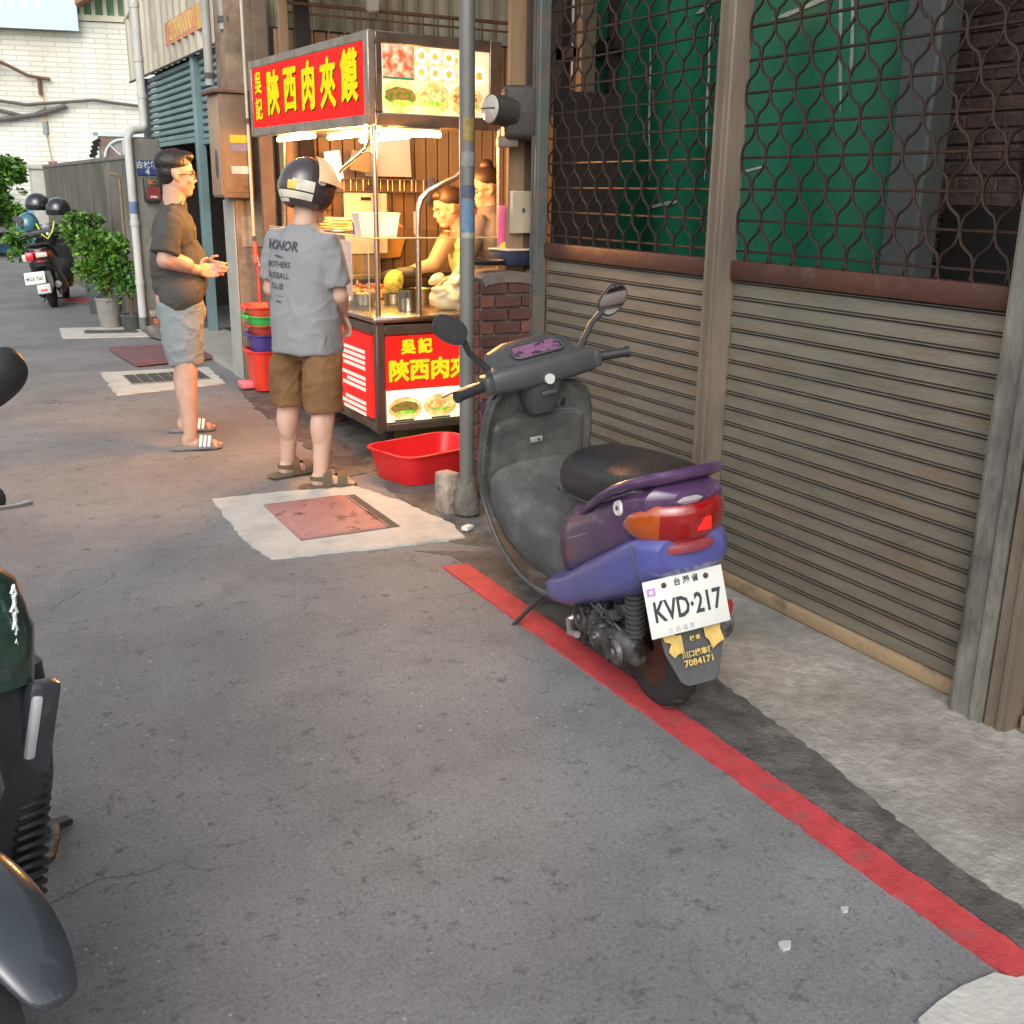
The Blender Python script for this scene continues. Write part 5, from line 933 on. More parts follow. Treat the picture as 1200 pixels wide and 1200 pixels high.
# ---- cook behind the cart
m3 = root('person', 'cook in pale yellow floral top leaning over the counter behind the grey pole', 'person', (3.16,6.45,0), rz=-math.atan2(3.16,6.45))
b = MB(); f3 = Vector((-.92,-.28,-.32)); P3, hq3 = head(b, (-.125,-.02,1.385), f3, Vector((-.3,.95,0)), Vector((-.3,-.1,1)), 1.0)
b.caps((-.02,.03,1.20),(-.09,0,1.32),.058,.052); b.ell((-.0,.05,1.10),(.11,.16,.17),(0,-.25,.2)); b.ell((.03,.08,.90),(.12,.15,.2)); b.caps((.04,.05,.8),(.04,.05,.1),.10,.05); b.caps((.04,.16,.8),(.05,.18,.1),.10,.05)
r3 = [(-.13,-.06,1.19),(-.22,-.15,1.04),(-.40,-.20,.985)]; l3 = [(.10,.13,1.22),(.12,-.03,1.02),(-.08,-.18,.96)]
limb(b, r3, (.062,.046,.030)); limb(b, l3, (.060,.046,.030)); hand(b, r3[2], (-1,-.1,-.2), (0,-1,.3), .6); hand(b, l3[2], (-.9,-.4,-.2), (0,1,.3), .8)
remesh(b, 'body', SKIN, m3, .0075, 3)
b = MB(); b.ell((.0,.04,1.06),(.125,.165,.155),(0,-.25,.2)); b.ell((.03,.07,.86),(.14,.17,.22)); b.caps((-.055,-.075,1.15),(-.03,-.03,1.235),.035,.022); b.caps((-.055,.10,1.15),(.02,.12,1.245),.04,.022)
remesh(b, 'floral_top', M("floral_cloth", (.78,.72,.30), .15, 9, .85, bump=.3, c2=(.55,.22,.06), c2s=16, c2t=(.58,.64)), m3, .009, 3, (.005,8,(1,1,.7)))
b = MB(); b.ell(P3(0,-.025,.055),(.083,.098,.078),hq3,20,12); b.ell(P3(0,-.11,.05),(.045,.045,.05),hq3); b.ell(P3(0,.04,.092),(.055,.04,.03),hq3); remesh(b, 'hair', M("dark_brown_hair", (.03,.016,.01), .3, 60, .5), m3, .007, 2); eyes(P3, hq3, m3)
b = MB(); b.ell(Vector(r3[2])+Vector((-.06,0,-.01)),(.085,.045,.035)); b.caps(Vector(r3[2])+Vector((.05,.0,.01)),Vector(r3[2])+Vector((-.03,0,0)),.036,.038); remesh(b, 'dark_glove', M("glove_dark", (.06,.045,.04), .2, 9, .5), m3, .006, 2)
b = MB(); b.tube([(-.40,-.23,.98),(-.50,-.22,.93)], .006, 6); b.build('knife_handle', BK, m3)
rc = root('red_strap', 'red cloth strap over the shoulder behind the cook', 'cloth', (3.42,6.72,1.30), rz=R(-20)); MB().box((0,0,0),(.26,.04,.09),.015,(0,R(28),0)).build('strap', REDP, rc)
# ---- second worker
m4 = root('person', 'person with glasses and tied dark hair looking down beside the timber board', 'person', (2.955,6.16,0), rz=-math.atan2(2.955,6.16))
b = MB(); f4 = Vector((-.85,-.35,-.30)); P4, hq4 = head(b, (.17,.2,1.51), f4, Vector((-.38,.92,0)), Vector((-.28,-.1,1)), 1.0)
b.caps((.22,.22,1.31),(.19,.2,1.44),.058,.052); b.ell((.22,.22,1.17),(.10,.13,.13)); b.ell((.22,.22,.98),(.11,.14,.18)); b.caps((.2,.2,.85),(.2,.2,.1),.11,.06)
limb(b, [(.13,.08,1.26),(.06,.0,1.08),(-.02,-.05,.98)], (.040,.042,.03)); hand(b, (-.02,-.05,.98), (-.9,-.3,-.3), (0,-1,.2), .7)
remesh(b, 'body', SKIN2, m4, .009, 3)
b = MB(); b.ell((.22,.22,1.2),(.15,.20,.175)); b.ell((.22,.22,.95),(.145,.18,.24)); b.caps((.13,.10,1.29),(.07,.02,1.13),.068,.062); b.caps((.2,.21,1.30),(.2,.21,1.36),.09,.078)
remesh(b, 'grey_shirt', M("mauve_grey_shirt", (.11,.10,.105), .1, 9, .9, bump=.3), m4, .01, 3, (.005,8,(1,1,.7)))
b = MB(); b.ell(P4(0,-.025,.055),(.083,.098,.078),hq4,20,12); b.ell(P4(0,-.05,.13),(.045,.045,.04),hq4); remesh(b, 'hair', M("dark_brown_hair", (.03,.016,.01)), m4, .007, 2); eyes(P4, hq4, m4)
gl = MB()
for k in (-1,1): gl.tube([P4(.032*k+.023*math.cos(a), .097, .0+.017*math.sin(a)) for a in [2*math.pi*j/14 for j in range(15)]], .0022, 6); gl.tube([P4(.055*k,.093,.006),P4(.078*k,.04,.006),P4(.080*k,-.015,.0)], .0024, 6)
gl.build('glasses', FR, m4)

# ================================================================== SCOOTERS
TYR = M("tyre_rubber", (.022,.021,.020), .25, 30, .85, bump=.4, bs=60); IRON = M("engine_metal", (.13,.125,.12), .45, 14, .5, .6, bump=.8, bs=30, c2=(.03,.025,.022), c2s=9, c2t=(.45,.6)); BLKP = M("black_plastic", (.028,.028,.030), .25, 9, .45, bump=.12, bs=90)
RBR = M("rusty_rim", (.09,.035,.02), .3, 15, .7, .3, bump=.3); SEATM = M("seat_vinyl", (.017,.017,.019), .2, 30, .42, bump=.25, bs=120); MIRG = M("mirror_glass", (.75,.75,.75), .0, 5, .03, 1., bump=0)
GRAY = M("grey_scooter_plastic", (.062,.067,.064), .25, 5, .48, bump=.15, bs=60, c2=(.13,.13,.12), c2s=7, c2t=(.48,.72)); DG = M("dark_grey_plastic", (.058,.060,.061), .15, 9, .42, bump=.15, bs=150)
PUR = M("purple_paint", (.066,.030,.085), .2, 5, .30, bump=.05, coat=.5, c2=(.20,.13,.20), c2s=7, c2t=(.54,.70)); BLU = M("blue_paint", (.075,.078,.27), .15, 4, .34, bump=.05, coat=.4, c2=(.12,.115,.20), c2s=5, c2t=(.50,.72))
def wheel(b_root, y, r, w, name, rim=RBR, x=0.):
    b = MB(); b.lathe([(r*.66,-w*.42),(r*.80,-w*.5),(r*.94,-w*.42),(r*.99,-w*.2),(r,0),(r*.99,w*.2),(r*.94,w*.42),(r*.80,w*.5),(r*.66,w*.42)], (x,y,r), (1,0,0), 40); t = b.build(name, TYR, b_root, 50)
    b = MB(); b.lathe([(.03,-w*.3),(r*.30,-w*.28),(r*.60,-w*.32),(r*.68,-w*.43),(r*.70,-w*.40),(r*.70,w*.40),(r*.68,w*.43),(r*.6,w*.3),(r*.3,w*.28),(.03,w*.3)], (x,y,r), (1,0,0), 32); b.build('rim', rim, t, 40)
    b = MB()
    for k in range(36): a = 2*math.pi*k/36; b.box((x+(.018 if k % 2 else -.018), y+r*.997*math.cos(a), r+r*.997*math.sin(a)), (w*.34,.006,.010), 0, (a,0,.5 if k % 2 else -.5))
    tag(b.build('tread_blocks', TYR, t, 0), kind='stuff'); return t
def mirrored(x): return (-x, x)
def scooter(name, label, loc, head_deg, lean_deg, c, group=None, steer=8):
    """c: dict of materials body, low, shield, cowl, rail"""
    h = R(head_deg); l = R(lean_deg)
    fy = Vector((math.sin(h), math.cos(h), 0)); rx = Vector((math.cos(h), -math.sin(h), 0)); up = Vector((0,0,1)); X = rx*math.cos(l)+up*math.sin(l); Zv = up*math.cos(l)-rx*math.sin(l)
    s = root(name, label, 'scooter', loc, group=group, rot=Matrix((X, fy, Zv)).transposed().to_euler())
    wheel(s, 0, .205, .088, 'rear_wheel'); wheel(s, 1.14, .20, .08, 'front_wheel')
    # tail: purple upper
    b = MB(); ctr = [(.435,.375,.118,.10,3.4),(.38,.42,.142,.125,3.4),(.26,.485,.152,.125,3.4),(.10,.56,.155,.115,3.4),(-.04,.62,.152,.105,3.4),(-.14,.672,.142,.088,3),(-.21,.715,.118,.052,2.6),(-.245,.728,.05,.02,2.2)]
    b.loft([((0,y,z),(w,0,0),(0,0,hh),e) for y,z,w,hh,e in ctr], 32); b.build('rear_upper_cowl', c['body'], s)
    ctr = [(.53,.215,.158,.034,4),(.46,.235,.166,.060,4),(.32,.285,.168,.076,3.4),(.18,.36,.167,.084,3.4),(.03,.435,.166,.092,3.4),(-.10,.505,.158,.096,3.4),(-.17,.545,.146,.088,3.2),(-.215,.566,.128,.066,3),(-.24,.575,.10,.048,2.8)]
    b = MB(); b.loft([((0,y,z),(w,0,0),(0,0,hh),e) for y,z,w,hh,e in ctr], 32); lowp = b.build('rear_lower_cowl', c['low'], s)
    MB().tube([(-.146,-.17,.60),(-.145,-.18,.55),(-.138,-.178,.50),(-.125,-.17,.475)], .0025, 6).build('panel_seam', GR, lowp)
    # tail lamp wraps the rear
    def plan(t):
        a = R(198+144*t); return Vector((.148*math.cos(a), -.075+.172*math.sin(a), 0))
    def lamp(t0, t1, m_, nm):
        b = MB(); rg = []
        for k in range(13):
            t = t0+(t1-t0)*k/12; p = plan(t); o = Vector((p.x, (p.y+.075), 0)).normalized(); e = min(t, 1-t)*2; hh = .012+.048*min(1, e*2.2)**.6; zc = .655+.0*e
            rg.append([Vector((p.x, p.y, zc))+o*(.022*math.cos(q)*(min(1,e*4+.3)))+Vector((0,-.012*math.sin(q),hh*math.sin(q))) for q in [2*math.pi*j/12 for j in range(12)]])
        b.rings(rg); return b.build(nm, m_, s, 50)
    AMB = M("amber_lens", (.34,.06,.004), .1, 30, .12, bump=.1, coat=1.); REDL = M("red_lens", (.24,.003,.003), .1, 30, .12, bump=.1, coat=1.)
    lamp(.0,.27,AMB,'indicator_lens'); tl = lamp(.27,.80,REDL,'tail_lamp_lens'); lamp(.80,1.,AMB,'indicator_lens')
    MB().box((.03,-.263,.655),(.045,.01,.04),.006).build('reflector_spot', M("bright_red_lens", (.75,.012,.01), .1, 30, .08, coat=1.), tl)
    b = MB(); b.tube([plan(.12+.76*k/14)*1.0+Vector((0,0,.588)) for k in range(15)], .013, 8, flat=1.3); b.build('lamp_lower_trim', M("dull_red_trim", (.22,.04,.05), .3, 12, .4), tl)
    b = MB(); b.tube([plan(.2+.6*k/14)*.96+Vector((0,0,.722)) for k in range(15)], .014, 8); b.build('lamp_upper_trim', M("scratched_silver", (.30,.26,.28), .3, 20, .5), tl)
    # grab rail
    pts = [(-.153,.15,.600),(-.160,.06,.652),(-.160,-.03,.704),(-.150,-.10,.742),(-.132,-.155,.766),(-.100,-.195,.780),(-.040,-.215,.786),(.040,-.215,.786),(.100,-.195,.780),(.132,-.155,.766),(.150,-.10,.742),(.160,-.03,.704),(.160,.06,.652),(.153,.15,.600)]
    b = MB(); b.tube(pts, [.010,.017,.020,.022,.025,.028,.028,.028,.028,.025,.022,.020,.017,.010], 12, flat=.62); rail = b.build('grab_rail', c['rail'], s)
    b = MB(); b.loft([((0,-.12,.752),(.11,0,0),(0,0,.012),3),((0,-.17,.770),(.10,0,0),(0,0,.015),3),((0,-.215,.783),(.07,0,0),(0,0,.012),3)], 20); b.build('rail_pad', c['rail'], rail)
    # seat
    b = MB(); b.loft([((0,.455,.60),(.05,0,0),(0,0,.035),2.4),((0,.43,.628),(.105,0,0),(0,0,.068),2.6),((0,.36,.655),(.128,0,0),(0,0,.080),2.8),((0,.22,.675),(.138,0,0),(0,0,.076),3),((0,.08,.695),(.142,0,0),(0,0,.070),3),((0,-.04,.715),(.130,0,0),(0,0,.062),3),((0,-.12,.738),(.112,0,0),(0,0,.046),2.8),((0,-.17,.752),(.07,0,0),(0,0,.026),2.4)], 28); seat = b.build('seat', SEATM, s)
    MB().tube([(-.118,.42,.60),(-.139,.36,.612),(-.147,.2,.632),(-.148,.06,.650),(-.138,-.04,.680),(-.118,-.12,.715)], .004, 6).build('piping', BLKP, seat)
    # under-seat cowl, floor, shield
    b = MB(); b.loft([((0,.43,.22),(.135,0,0),(0,.07,0),2.6),((0,.44,.32),(.120,0,0),(0,.075,0),2.6),((0,.43,.45),(.112,0,0),(0,.075,0),2.6),((0,.40,.56),(.110,0,0),(0,.072,0),2.6),((0,.38,.62),(.10,0,0),(0,.06,0),2.6)], 26); b.build('underseat_cowl', c['shield'], s)
    b = MB(); b.loft([((0,.40,.33),(.118,0,0),(0,0,.14),3.4),((0,.50,.30),(.120,0,0),(0,0,.125),3.4),((0,.64,.30),(.138,0,0),(0,0,.125),3.2),((0,.77,.33),(.162,0,0),(0,0,.135),3.2),((0,.87,.385),(.185,0,0),(0,0,.14),3.2),((0,.925,.44),(.195,0,0),(0,0,.12),3.2)], 28); b.build('centre_tunnel', c['shield'], s)
    prof = [(.43,.225),(.55,.215),(.68,.215),(.78,.232),(.87,.275),(.94,.345),(.985,.43),(.985,.52),(.965,.60),(.935,.68),(.905,.75),(.885,.81),(.88,.85)]
    wid = [.150,.172,.180,.184,.192,.202,.210,.215,.216,.212,.204,.188,.15]
    def body_at(u, v, off=0.):
        t = v*(len(prof)-1); i = min(int(t), len(prof)-2); f = t-i; y = prof[i][0]*(1-f)+prof[i+1][0]*f; z = prof[i][1]*(1-f)+prof[i+1][1]*f; w = wid[i]*(1-f)+wid[i+1]*f; x = (u*2-1)
        ty, tz = prof[i+1][0]-prof[i][0], prof[i+1][1]-prof[i][1]; L = math.hypot(ty, tz); ny, nz = tz/L, -ty/L   # outward (front/below)
        k = off-.045*abs(x)**3*min(1, max(0, (v-.35)*3)); return (x*w, y+ny*k, z+nz*k)
    FLR = M("dirty_floor_mat", (.075,.045,.025), .35, 9, .75, bump=.4, c2=(.13,.12,.10), c2s=6)
    b = MB(); b.grid(lambda u, v: body_at(u, v*.42), 14, 12, -.016); b.build('footboard', FLR, s, 50)
    b = MB(); b.grid(lambda u, v: body_at(u, .42+v*.58), 18, 18, -.016); sh = b.build('leg_shield', c['shield'], s, 50)
    b = MB(); b.grid(lambda u, v: body_at(u, v*.97+.0, .026+.035*max(0,v-.45)), 18, 30, -.014); b.build('outer_shield', c['body'], s, 50)
    for sx in (0, 1): MB().tube([Vector(body_at(sx, .02+.93*k/24, .010)) for k in range(25)], .009, 8).build('edge_trim', c['shield'], s, 50)
    # glove box
    def gb_(u, v):
        x = (u*2-1); z = .455+.235*v; vv = .0; p = body_at(u, .52+.30*v, 0); e = (1-abs(x)**6)**.2*(min(1,(v*(1-v)*14)))**.5; return (x*.192*(1-.08*v), p[1]+.030*abs(x)**3-.010-.036*e, p[2])
    b = MB(); b.grid(gb_, 22, 14, -.01); gbx = b.build('glove_box_lid', c['shield'], sh, 60)
    gq = gb_(.48, .62); MB().box((gq[0], gq[1]-.013, gq[2]),(.048,.008,.022),.003,(R(12),0,0)).build('latch_plate', M("latch_silver", (.55,.55,.53), .2, 30, .35, .6), gbx); MB().cyl((gq[0]+.008,gq[1]-.014,gq[2]),(gq[0]+.008,gq[1]-.020,gq[2]-.001),.006).build('keyhole', GR, gbx)
    ring = [Vector(gb_(u_, .02+.0)) for u_ in (.5,)]
    b = MB(); b.tube([Vector(gb_(u_, v_))+Vector((0,-.004 if .02 < u_ < .98 else -.002,.004 if v_ > .9 else 0)) for u_, v_ in [(.012,.15+.08*k) for k in range(10)]+[(.03,.93)]+[(.06+.088*k,.985) for k in range(11)]+[(.97,.93)]+[(.988,.87-.08*k) for k in range(10)]], .0042, 6); b.build('lid_seam', GR, gbx)
    for x, z_, v_ in ((-.115,0,.90),(.12,0,.90),(-.175,0,.72)): p = Vector(body_at(.5+x/.38, v_)); MB().ell(p+Vector((0,-.020,0)), (.006,.005,.006), n=8, m=6).build('screw', GR, sh)
    b = MB(); p = Vector(body_at(.76, .86)); b.box(p+Vector((0,-.018,-.002)), (.015,.012,.032), .004, (R(20),R(12),0)); b.build('bag_hook', BLKP, sh)
    # steering assembly
    S = bpy.data.objects.new('handlebar', None)
    sy, sz = .835, .80; st = R(steer); axq = Vector((0,-.42,.91)).normalized()
    def SM(mb): 
        A = Matrix.Translation((0,sy,sz)) @ Matrix.Rotation(st, 4, axq) @ Matrix.Translation((0,-sy,-sz)); return xf(mb, A)
    b = MB(); b.loft([((0,.845,.755),(.048,0,0),(0,.045,0),2.6),((0,.835,.80),(.066,0,0),(0,.055,0),2.8),((0,.82,.86),(.078,0,0),(0,.062,0),3),((0,.815,.91),(.09,0,0),(0,.068,0),3)], 26); neck = SM(b).build('steering_cowl', c['cowl'], s)
    b = MB(); b.loft([((-.200,.80,.905),(0,.040,0),(0,0,.040),3.4),((-.17,.805,.910),(0,.052,0),(0,0,.045),3.4),((-.10,.82,.908),(0,.078,0),(0,0,.050),3.4),((0,.825,.908),(0,.082,0),(0,0,.052),3.4),((.10,.82,.908),(0,.078,0),(0,0,.050),3.4),((.17,.805,.906),(0,.052,0),(0,0,.045),3.4),((.200,.80,.905),(0,.040,0),(0,0,.040),3.4)], 24); SM(b).build('handlebar_cover', c['cowl'], neck)
    b = MB(); b.loft([((-.175,.84,.925),(0,.06,0),(0,0,.020),3),((-.15,.845,.94),(0,.090,0),(0,0,.050),3.4),((-.08,.85,.945),(0,.104,.0),(0,0,.064),3.6),((.08,.85,.945),(0,.104,0),(0,0,.064),3.6),((.15,.845,.94),(0,.090,0),(0,0,.050),3.4),((.175,.84,.925),(0,.06,0),(0,0,.020),3)], 22)
    for i, v in enumerate(b.v):  # slope the rider side down
        if v[1] < .88 and v[2] > .92: b.v[i] = (v[0], v[1], v[2]-.42*(.88-v[1]))
    SM(b).build('instrument_hood', c['cowl'], neck)
    b = MB(); b.loft([((-.082,.783,.957),(.001,0,0),(0,.012,.0055)),((-.072,.783,.957),(.010,0,0),(0,.018,.008)),((0,.783,.957),(.0,0,.004),(0,.022,.010)),((.072,.783,.957),(.010,0,0),(0,.018,.008)),((.082,.783,.957),(.001,0,0),(0,.012,.0055))], 12)
    def gauge(u, v): x = (u*2-1); return (x*.088, .782+.058*v, .9725+.026*v)
    b = MB(); b.grid(gauge, 10, 3, .004); gau = SM(b).build('gauge_window', M("gauge_face", (.24,.11,.20), .5, 30, .15, c2=(.06,.03,.06), c2s=30, c2t=(.5,.55)), neck, 0)
    b = MB(); b.tube([(-.096,.788,.975),(-.080,.778,.970),(.080,.778,.970),(.096,.788,.975),(.098,.812,.987),(.080,.844,1.001),(-.080,.844,1.001),(-.098,.812,.987),(-.096,.788,.975)], .0045, 6); SM(b).build('gauge_rim', DG, neck)
    b = MB(); b.cyl((.0,.750,.885),(.0,.735,.885),.018,n=20); SM(b).build('key_switch', M("key_silver", (.72,.72,.70), .05, 9, .3, .3), neck)
    b = MB(); b.box((.0,.755,.835),(.06,.006,.014),.002); SM(b).build('small_plate', DG, neck)
    for sx in (-1, 1):
        b = MB(); b.cyl((sx*.20,.80,.905),(sx*.34,.765,.900),.0175,.0175,16); b.cyl((sx*.333,.767,.900),(sx*.345,.764,.900),.021,.021,16); g_ = SM(b).build('grip', BLKP, neck)
        b = MB(); b.box((sx*.212,.795,.905),(.04,.070,.066),.012); SM(b).build('switch_block', DG, g_)
        b = MB(); b.tube([(sx*.19,.845,.905),(sx*.24,.855,.903),(sx*.34,.835,.900),(sx*.372,.82,.899)], [.008,.007,.006,.008], 8, flat=.7); SM(b).build('brake_lever', M("lever_silver", (.55,.52,.48), .1, 9, .35, .8), g_)
        b = MB(); b.tube([(sx*.175,.825,.93),(sx*.20,.83,.965),(sx*.245,.83,1.02),(sx*(.295 if sx > 0 else .262),.825,1.055 if sx > 0 else 1.075)], [.014,.012,.010,.012], 8); st_ = SM(b).build('mirror_stem', BLKP, s)
        mc_ = Vector((.335,.82,1.085) if sx > 0 else (-.305,.82,1.115)); q = Euler((R(-6), R(sx*-38), R(-5 if sx > 0 else -8)))
        b = MB(); b.loft([(mc_+q.to_matrix() @ Vector((0,.028,0)),q.to_matrix() @ Vector((.03,0,0)),q.to_matrix() @ Vector((0,0,.02))),(mc_+q.to_matrix() @ Vector((0,.014,0)),q.to_matrix() @ Vector((.060,0,0)),q.to_matrix() @ Vector((0,0,.040)),2.4),(mc_,q.to_matrix() @ Vector((.066,0,0)),q.to_matrix() @ Vector((0,0,.045)),2.4),(mc_-q.to_matrix() @ Vector((0,.006,0)),q.to_matrix() @ Vector((.064,0,0)),q.to_matrix() @ Vector((0,0,.043)),2.4)], 26); mo = SM(b).build('mirror', BLKP, s)
        b = MB(); b.loft([(mc_-q.to_matrix() @ Vector((0,.0062,0)),q.to_matrix() @ Vector((.059,0,0)),q.to_matrix() @ Vector((0,0,.038)),2.4),(mc_-q.to_matrix() @ Vector((0,.0085,0)),q.to_matrix() @ Vector((.058,0,0)),q.to_matrix() @ Vector((0,0,.037)),2.4)], 26); SM(b).build('mirror_glass', MIRG if sx > 0 else M('dusty_dark_reflection', (.02,.02,.022), .4, 20, .35, bump=.1), mo)  # left glass: dark reflection on dirty glass put into the base colour
        b = MB(); b.tube([(sx*.17,.84,.89),(sx*.16,.88,.86),(sx*.08,.90,.84),(0,.90,.78)], .006, 6); SM(b).build('cable', BLKP, s)
    MB().cyl((0,.97,.80),(0,1.08,.42),.026).build('steering_column', BLKP, s)
    for sx in (-.062,.062): MB().tube([(sx,1.02,.45),(sx,1.06,.38),(sx,1.14,.20)], [.024,.022,.018], 10).build('fork_leg', IRON, s)
    b = MB(); b.grid(lambda u, v: ((u*2-1)*.062, 1.14+(.228-.012*abs(u*2-1)**2)*math.cos(R(-5+150*v)), .20+(.228-.012*abs(u*2-1)**2)*math.sin(R(-5+150*v))), 8, 16, .008); b.build('front_mudguard', c.get('mud', c['body']), s, 60)
    b = MB(); b.loft([((0,1.02,.74),(.12,0,0),(0,.03,.02),2.6),((0,1.06,.64),(.15,0,0),(0,.06,0),2.6),((0,1.09,.54),(.16,0,0),(0,.07,0),2.6),((0,1.07,.44),(.13,0,0),(0,.06,0),2.6)], 24); nose = b.build('front_fairing', c['body'], s)
    b = MB(); b.ell((0,1.135,.60),(.09,.03,.045)); b.build('headlamp', M("headlamp_clear", (.5,.52,.52), .1, 20, .1, coat=1.), nose)
    # rear running gear
    b = MB(); b.loft([((-.09,.36,.20),(.03,0,0),(0,0,.045),2.6),((-.10,.28,.205),(.04,0,0),(0,0,.068),2.4),((-.10,.18,.195),(.036,0,0),(0,0,.052),2.6),((-.10,.08,.190),(.038,0,0),(0,0,.056),2.6),((-.10,.0,.195),(.040,0,0),(0,0,.066),2.4),((-.09,-.06,.20),(.022,0,0),(0,0,.035),2.4)], 22); eng = b.build('engine_case', IRON, s)
    for y, z, r in ((.27,.205,.050),(.01,.195,.044),(.14,.19,.022)): MB().lathe([(.0005,-.150),(r*.35,-.153),(r*.4,-.146),(r*.85,-.146),(r,-.138),(r,-.130)], (0,y,z), (1,0,0), 22).build('case_cover', IRON, eng)
    for k in range(7): MB().box((-.141,.06+.02*k,.175),(.010,.006,.05)).build('cooling_rib', IRON, eng, 0)
    MB().tube([(-.06,.40,.16),(-.12,.42,.13),(-.14,.36,.11),(-.14,.30,.13)], .012, 8).build('kick_arm', M("lever_silver", (.55,.52,.48)), eng)
    rq = random.Random(5); b = MB()
    for k in range(26): b.box((-.06-rq.uniform(0,.07), rq.uniform(-.02,.38), rq.uniform(.235,.33)), (rq.uniform(.015,.05), rq.uniform(.015,.06), rq.uniform(.01,.04)), .004, (rq.uniform(-.4,.4), 0, rq.uniform(-.4,.4)), seg=1)
    for k in range(8): y = rq.uniform(0,.35); b.tube([(-.10,y,.24),(-.13,y+.04,.27+rq.uniform(0,.04)),(-.08,y+.09,.33)], .006, 6)
    b.build('engine_hoses_and_brackets', BLKP, s)
    for k in range(5): b = MB(); b.cyl((-.135,.03+.06*k,.235+.012*(k % 2)),(-.148,.03+.06*k,.235+.012*(k % 2)),.008,n=6); b.build('bolt', IRON, eng)
    b = MB(); b.loft([((-.02,.32,.33),(.08,0,0),(0,0,.07),3),((-.02,.15,.36),(.09,0,0),(0,0,.08),3),((-.03,.02,.38),(.08,0,0),(0,0,.06),3)], 18); b.build('air_box', BLKP, s)
    b = MB(); b.tube([(-.075,-.01,.22),(-.09,-.06,.42)], [.022,.022], 10); 
    for k in range(9): b.tube([(-.0765-.0016*k,-.014-.005*k,.25+.018*k),(-.0767-.0016*k,-.0145-.005*k,.257+.018*k)], .031, 12)
    b.build('rear_shock', M("shock_grey", (.06,.065,.063), .2, 12, .5), s)
    b = MB(); b.tube([(.10,.30,.20),(.12,.15,.19),(.13,.02,.24),(.13,-.16,.29)], [.02,.045,.055,.045], 14); b.build('muffler', IRON, s)
    # rear mudflap, plate carrier
    b = MB(); b.loft([((0,-.135,.50),(.075,0,0),(0,.03,.0),3),((0,-.175,.44),(.085,0,0),(0,.018,.006),3),((0,-.205,.36),(.098,0,0),(0,.010,.004),3),((0,-.235,.28),(.092,0,0),(0,.006,.003),3),((0,-.262,.20),(.062,0,0),(0,.005,.002),3),((0,-.268,.187),(.045,0,0),(0,.004,.002),3)], 24); flap = b.build('rear_mudflap', M("mudflap_grey", (.06,.066,.066), .2, 9, .6, bump=.2), s)
    b = MB(); b.grid(lambda u, v: ((u*2-1)*.055, (.232)*math.cos(R(95+85*v)), .205+.232*math.sin(R(95+85*v))), 6, 14, .006); b.build('inner_mudguard', BLKP, s, 60)
    b = MB(); b.tube([(-.09,.60,.19),(-.13,.62,.15),(-.235,.70,.018)], [.010,.009,.008], 8); b.tube([(-.235,.70,.016),(-.26,.73,.010)], [.012,.012], 8); b.build('side_stand', BLKP, s)
    b = MB(); b.tube([(-.10,.30,.13),(-.11,.33,.08),(.11,.33,.08),(.10,.30,.13)], .011, 8); b.build('centre_stand', BLKP, s)
    return s, flap, X, fy, Zv
purple = dict(body=PUR, low=BLU, shield=GRAY, cowl=DG, rail=PUR)
sc1, flap, *_ = scooter('parked_scooter', 'worn purple and blue scooter leaning on its side stand over the red line', (1.840,2.395,0), 8.5, 6.5, purple)
# plate
def plate(s, o, ang, w, h, txt, size, parent, top=True, tcol=None, m_=None):
    a = Vector((1,0,0)); up_ = Vector((0, math.sin(ang), math.cos(ang))); nrm = a.cross(up_); q = Euler((-ang,0,0))
    p = MB().box(o, (w, .003, h), .0012, q); pb = p.build('licence_plate', m_ or M("plate_enamel", (.60,.62,.58), .05, 12, .35, bump=.05, c2=(.60,.60,.54), c2s=6), parent)
    O = Vector(o)+nrm*.0022
    t = text_mb(txt, size, .0018, .0005, .70); xf(t, plane_mat(O-up_*.012, a, up_)); t.build('lettering', tcol or M("plate_ink", (.03,.035,.04), .2, 30, .5), pb, 0)
    return pb, O, up_, nrm, a
pb, O, up_, nrm, a_ = plate(sc1, (-.018,-.236,.425), R(16), .245, .160, "KVD·217", .080, sc1)
INKP = M("plate_ink", (.03,.035,.04))
t = text_mb("台 灣 省", .022, .0006, .0004); xf(t, plane_mat(O+up_*.060+a_*.008, a_, up_)); t.build('small_lettering', INKP, pb, 0)
MB().box(O-a_*.102+up_*.048, (.026,.0014,.022), 0, Euler((-R(16),0,0))).build('purple_sticker', M("sticker_purple", (.40,.25,.60), .2, 40, .5), pb, 0); MB().box(O-a_*.102+up_*.048+nrm*.001, (.010,.0014,.010), 0, Euler((-R(16),0,0))).build('sticker_mark', M("plate_enamel", (.60,.62,.58)), pb, 0)
for x in (-.062,.068): MB().ell(O+a_*x+up_*.060+nrm*.003, (.008,.006,.008), n=10, m=6).build('rusty_bolt', M("rust_bolt", (.08,.03,.02), .3, 40, .8), pb)
t = text_mb("合 格 標 章", .017, .0002, .0004); xf(t, plane_mat(O-up_*.068-a_*.03, a_, up_)); t.build('faint_lettering', M("faint_ink", (.45,.44,.46), .1, 40), pb, 0)
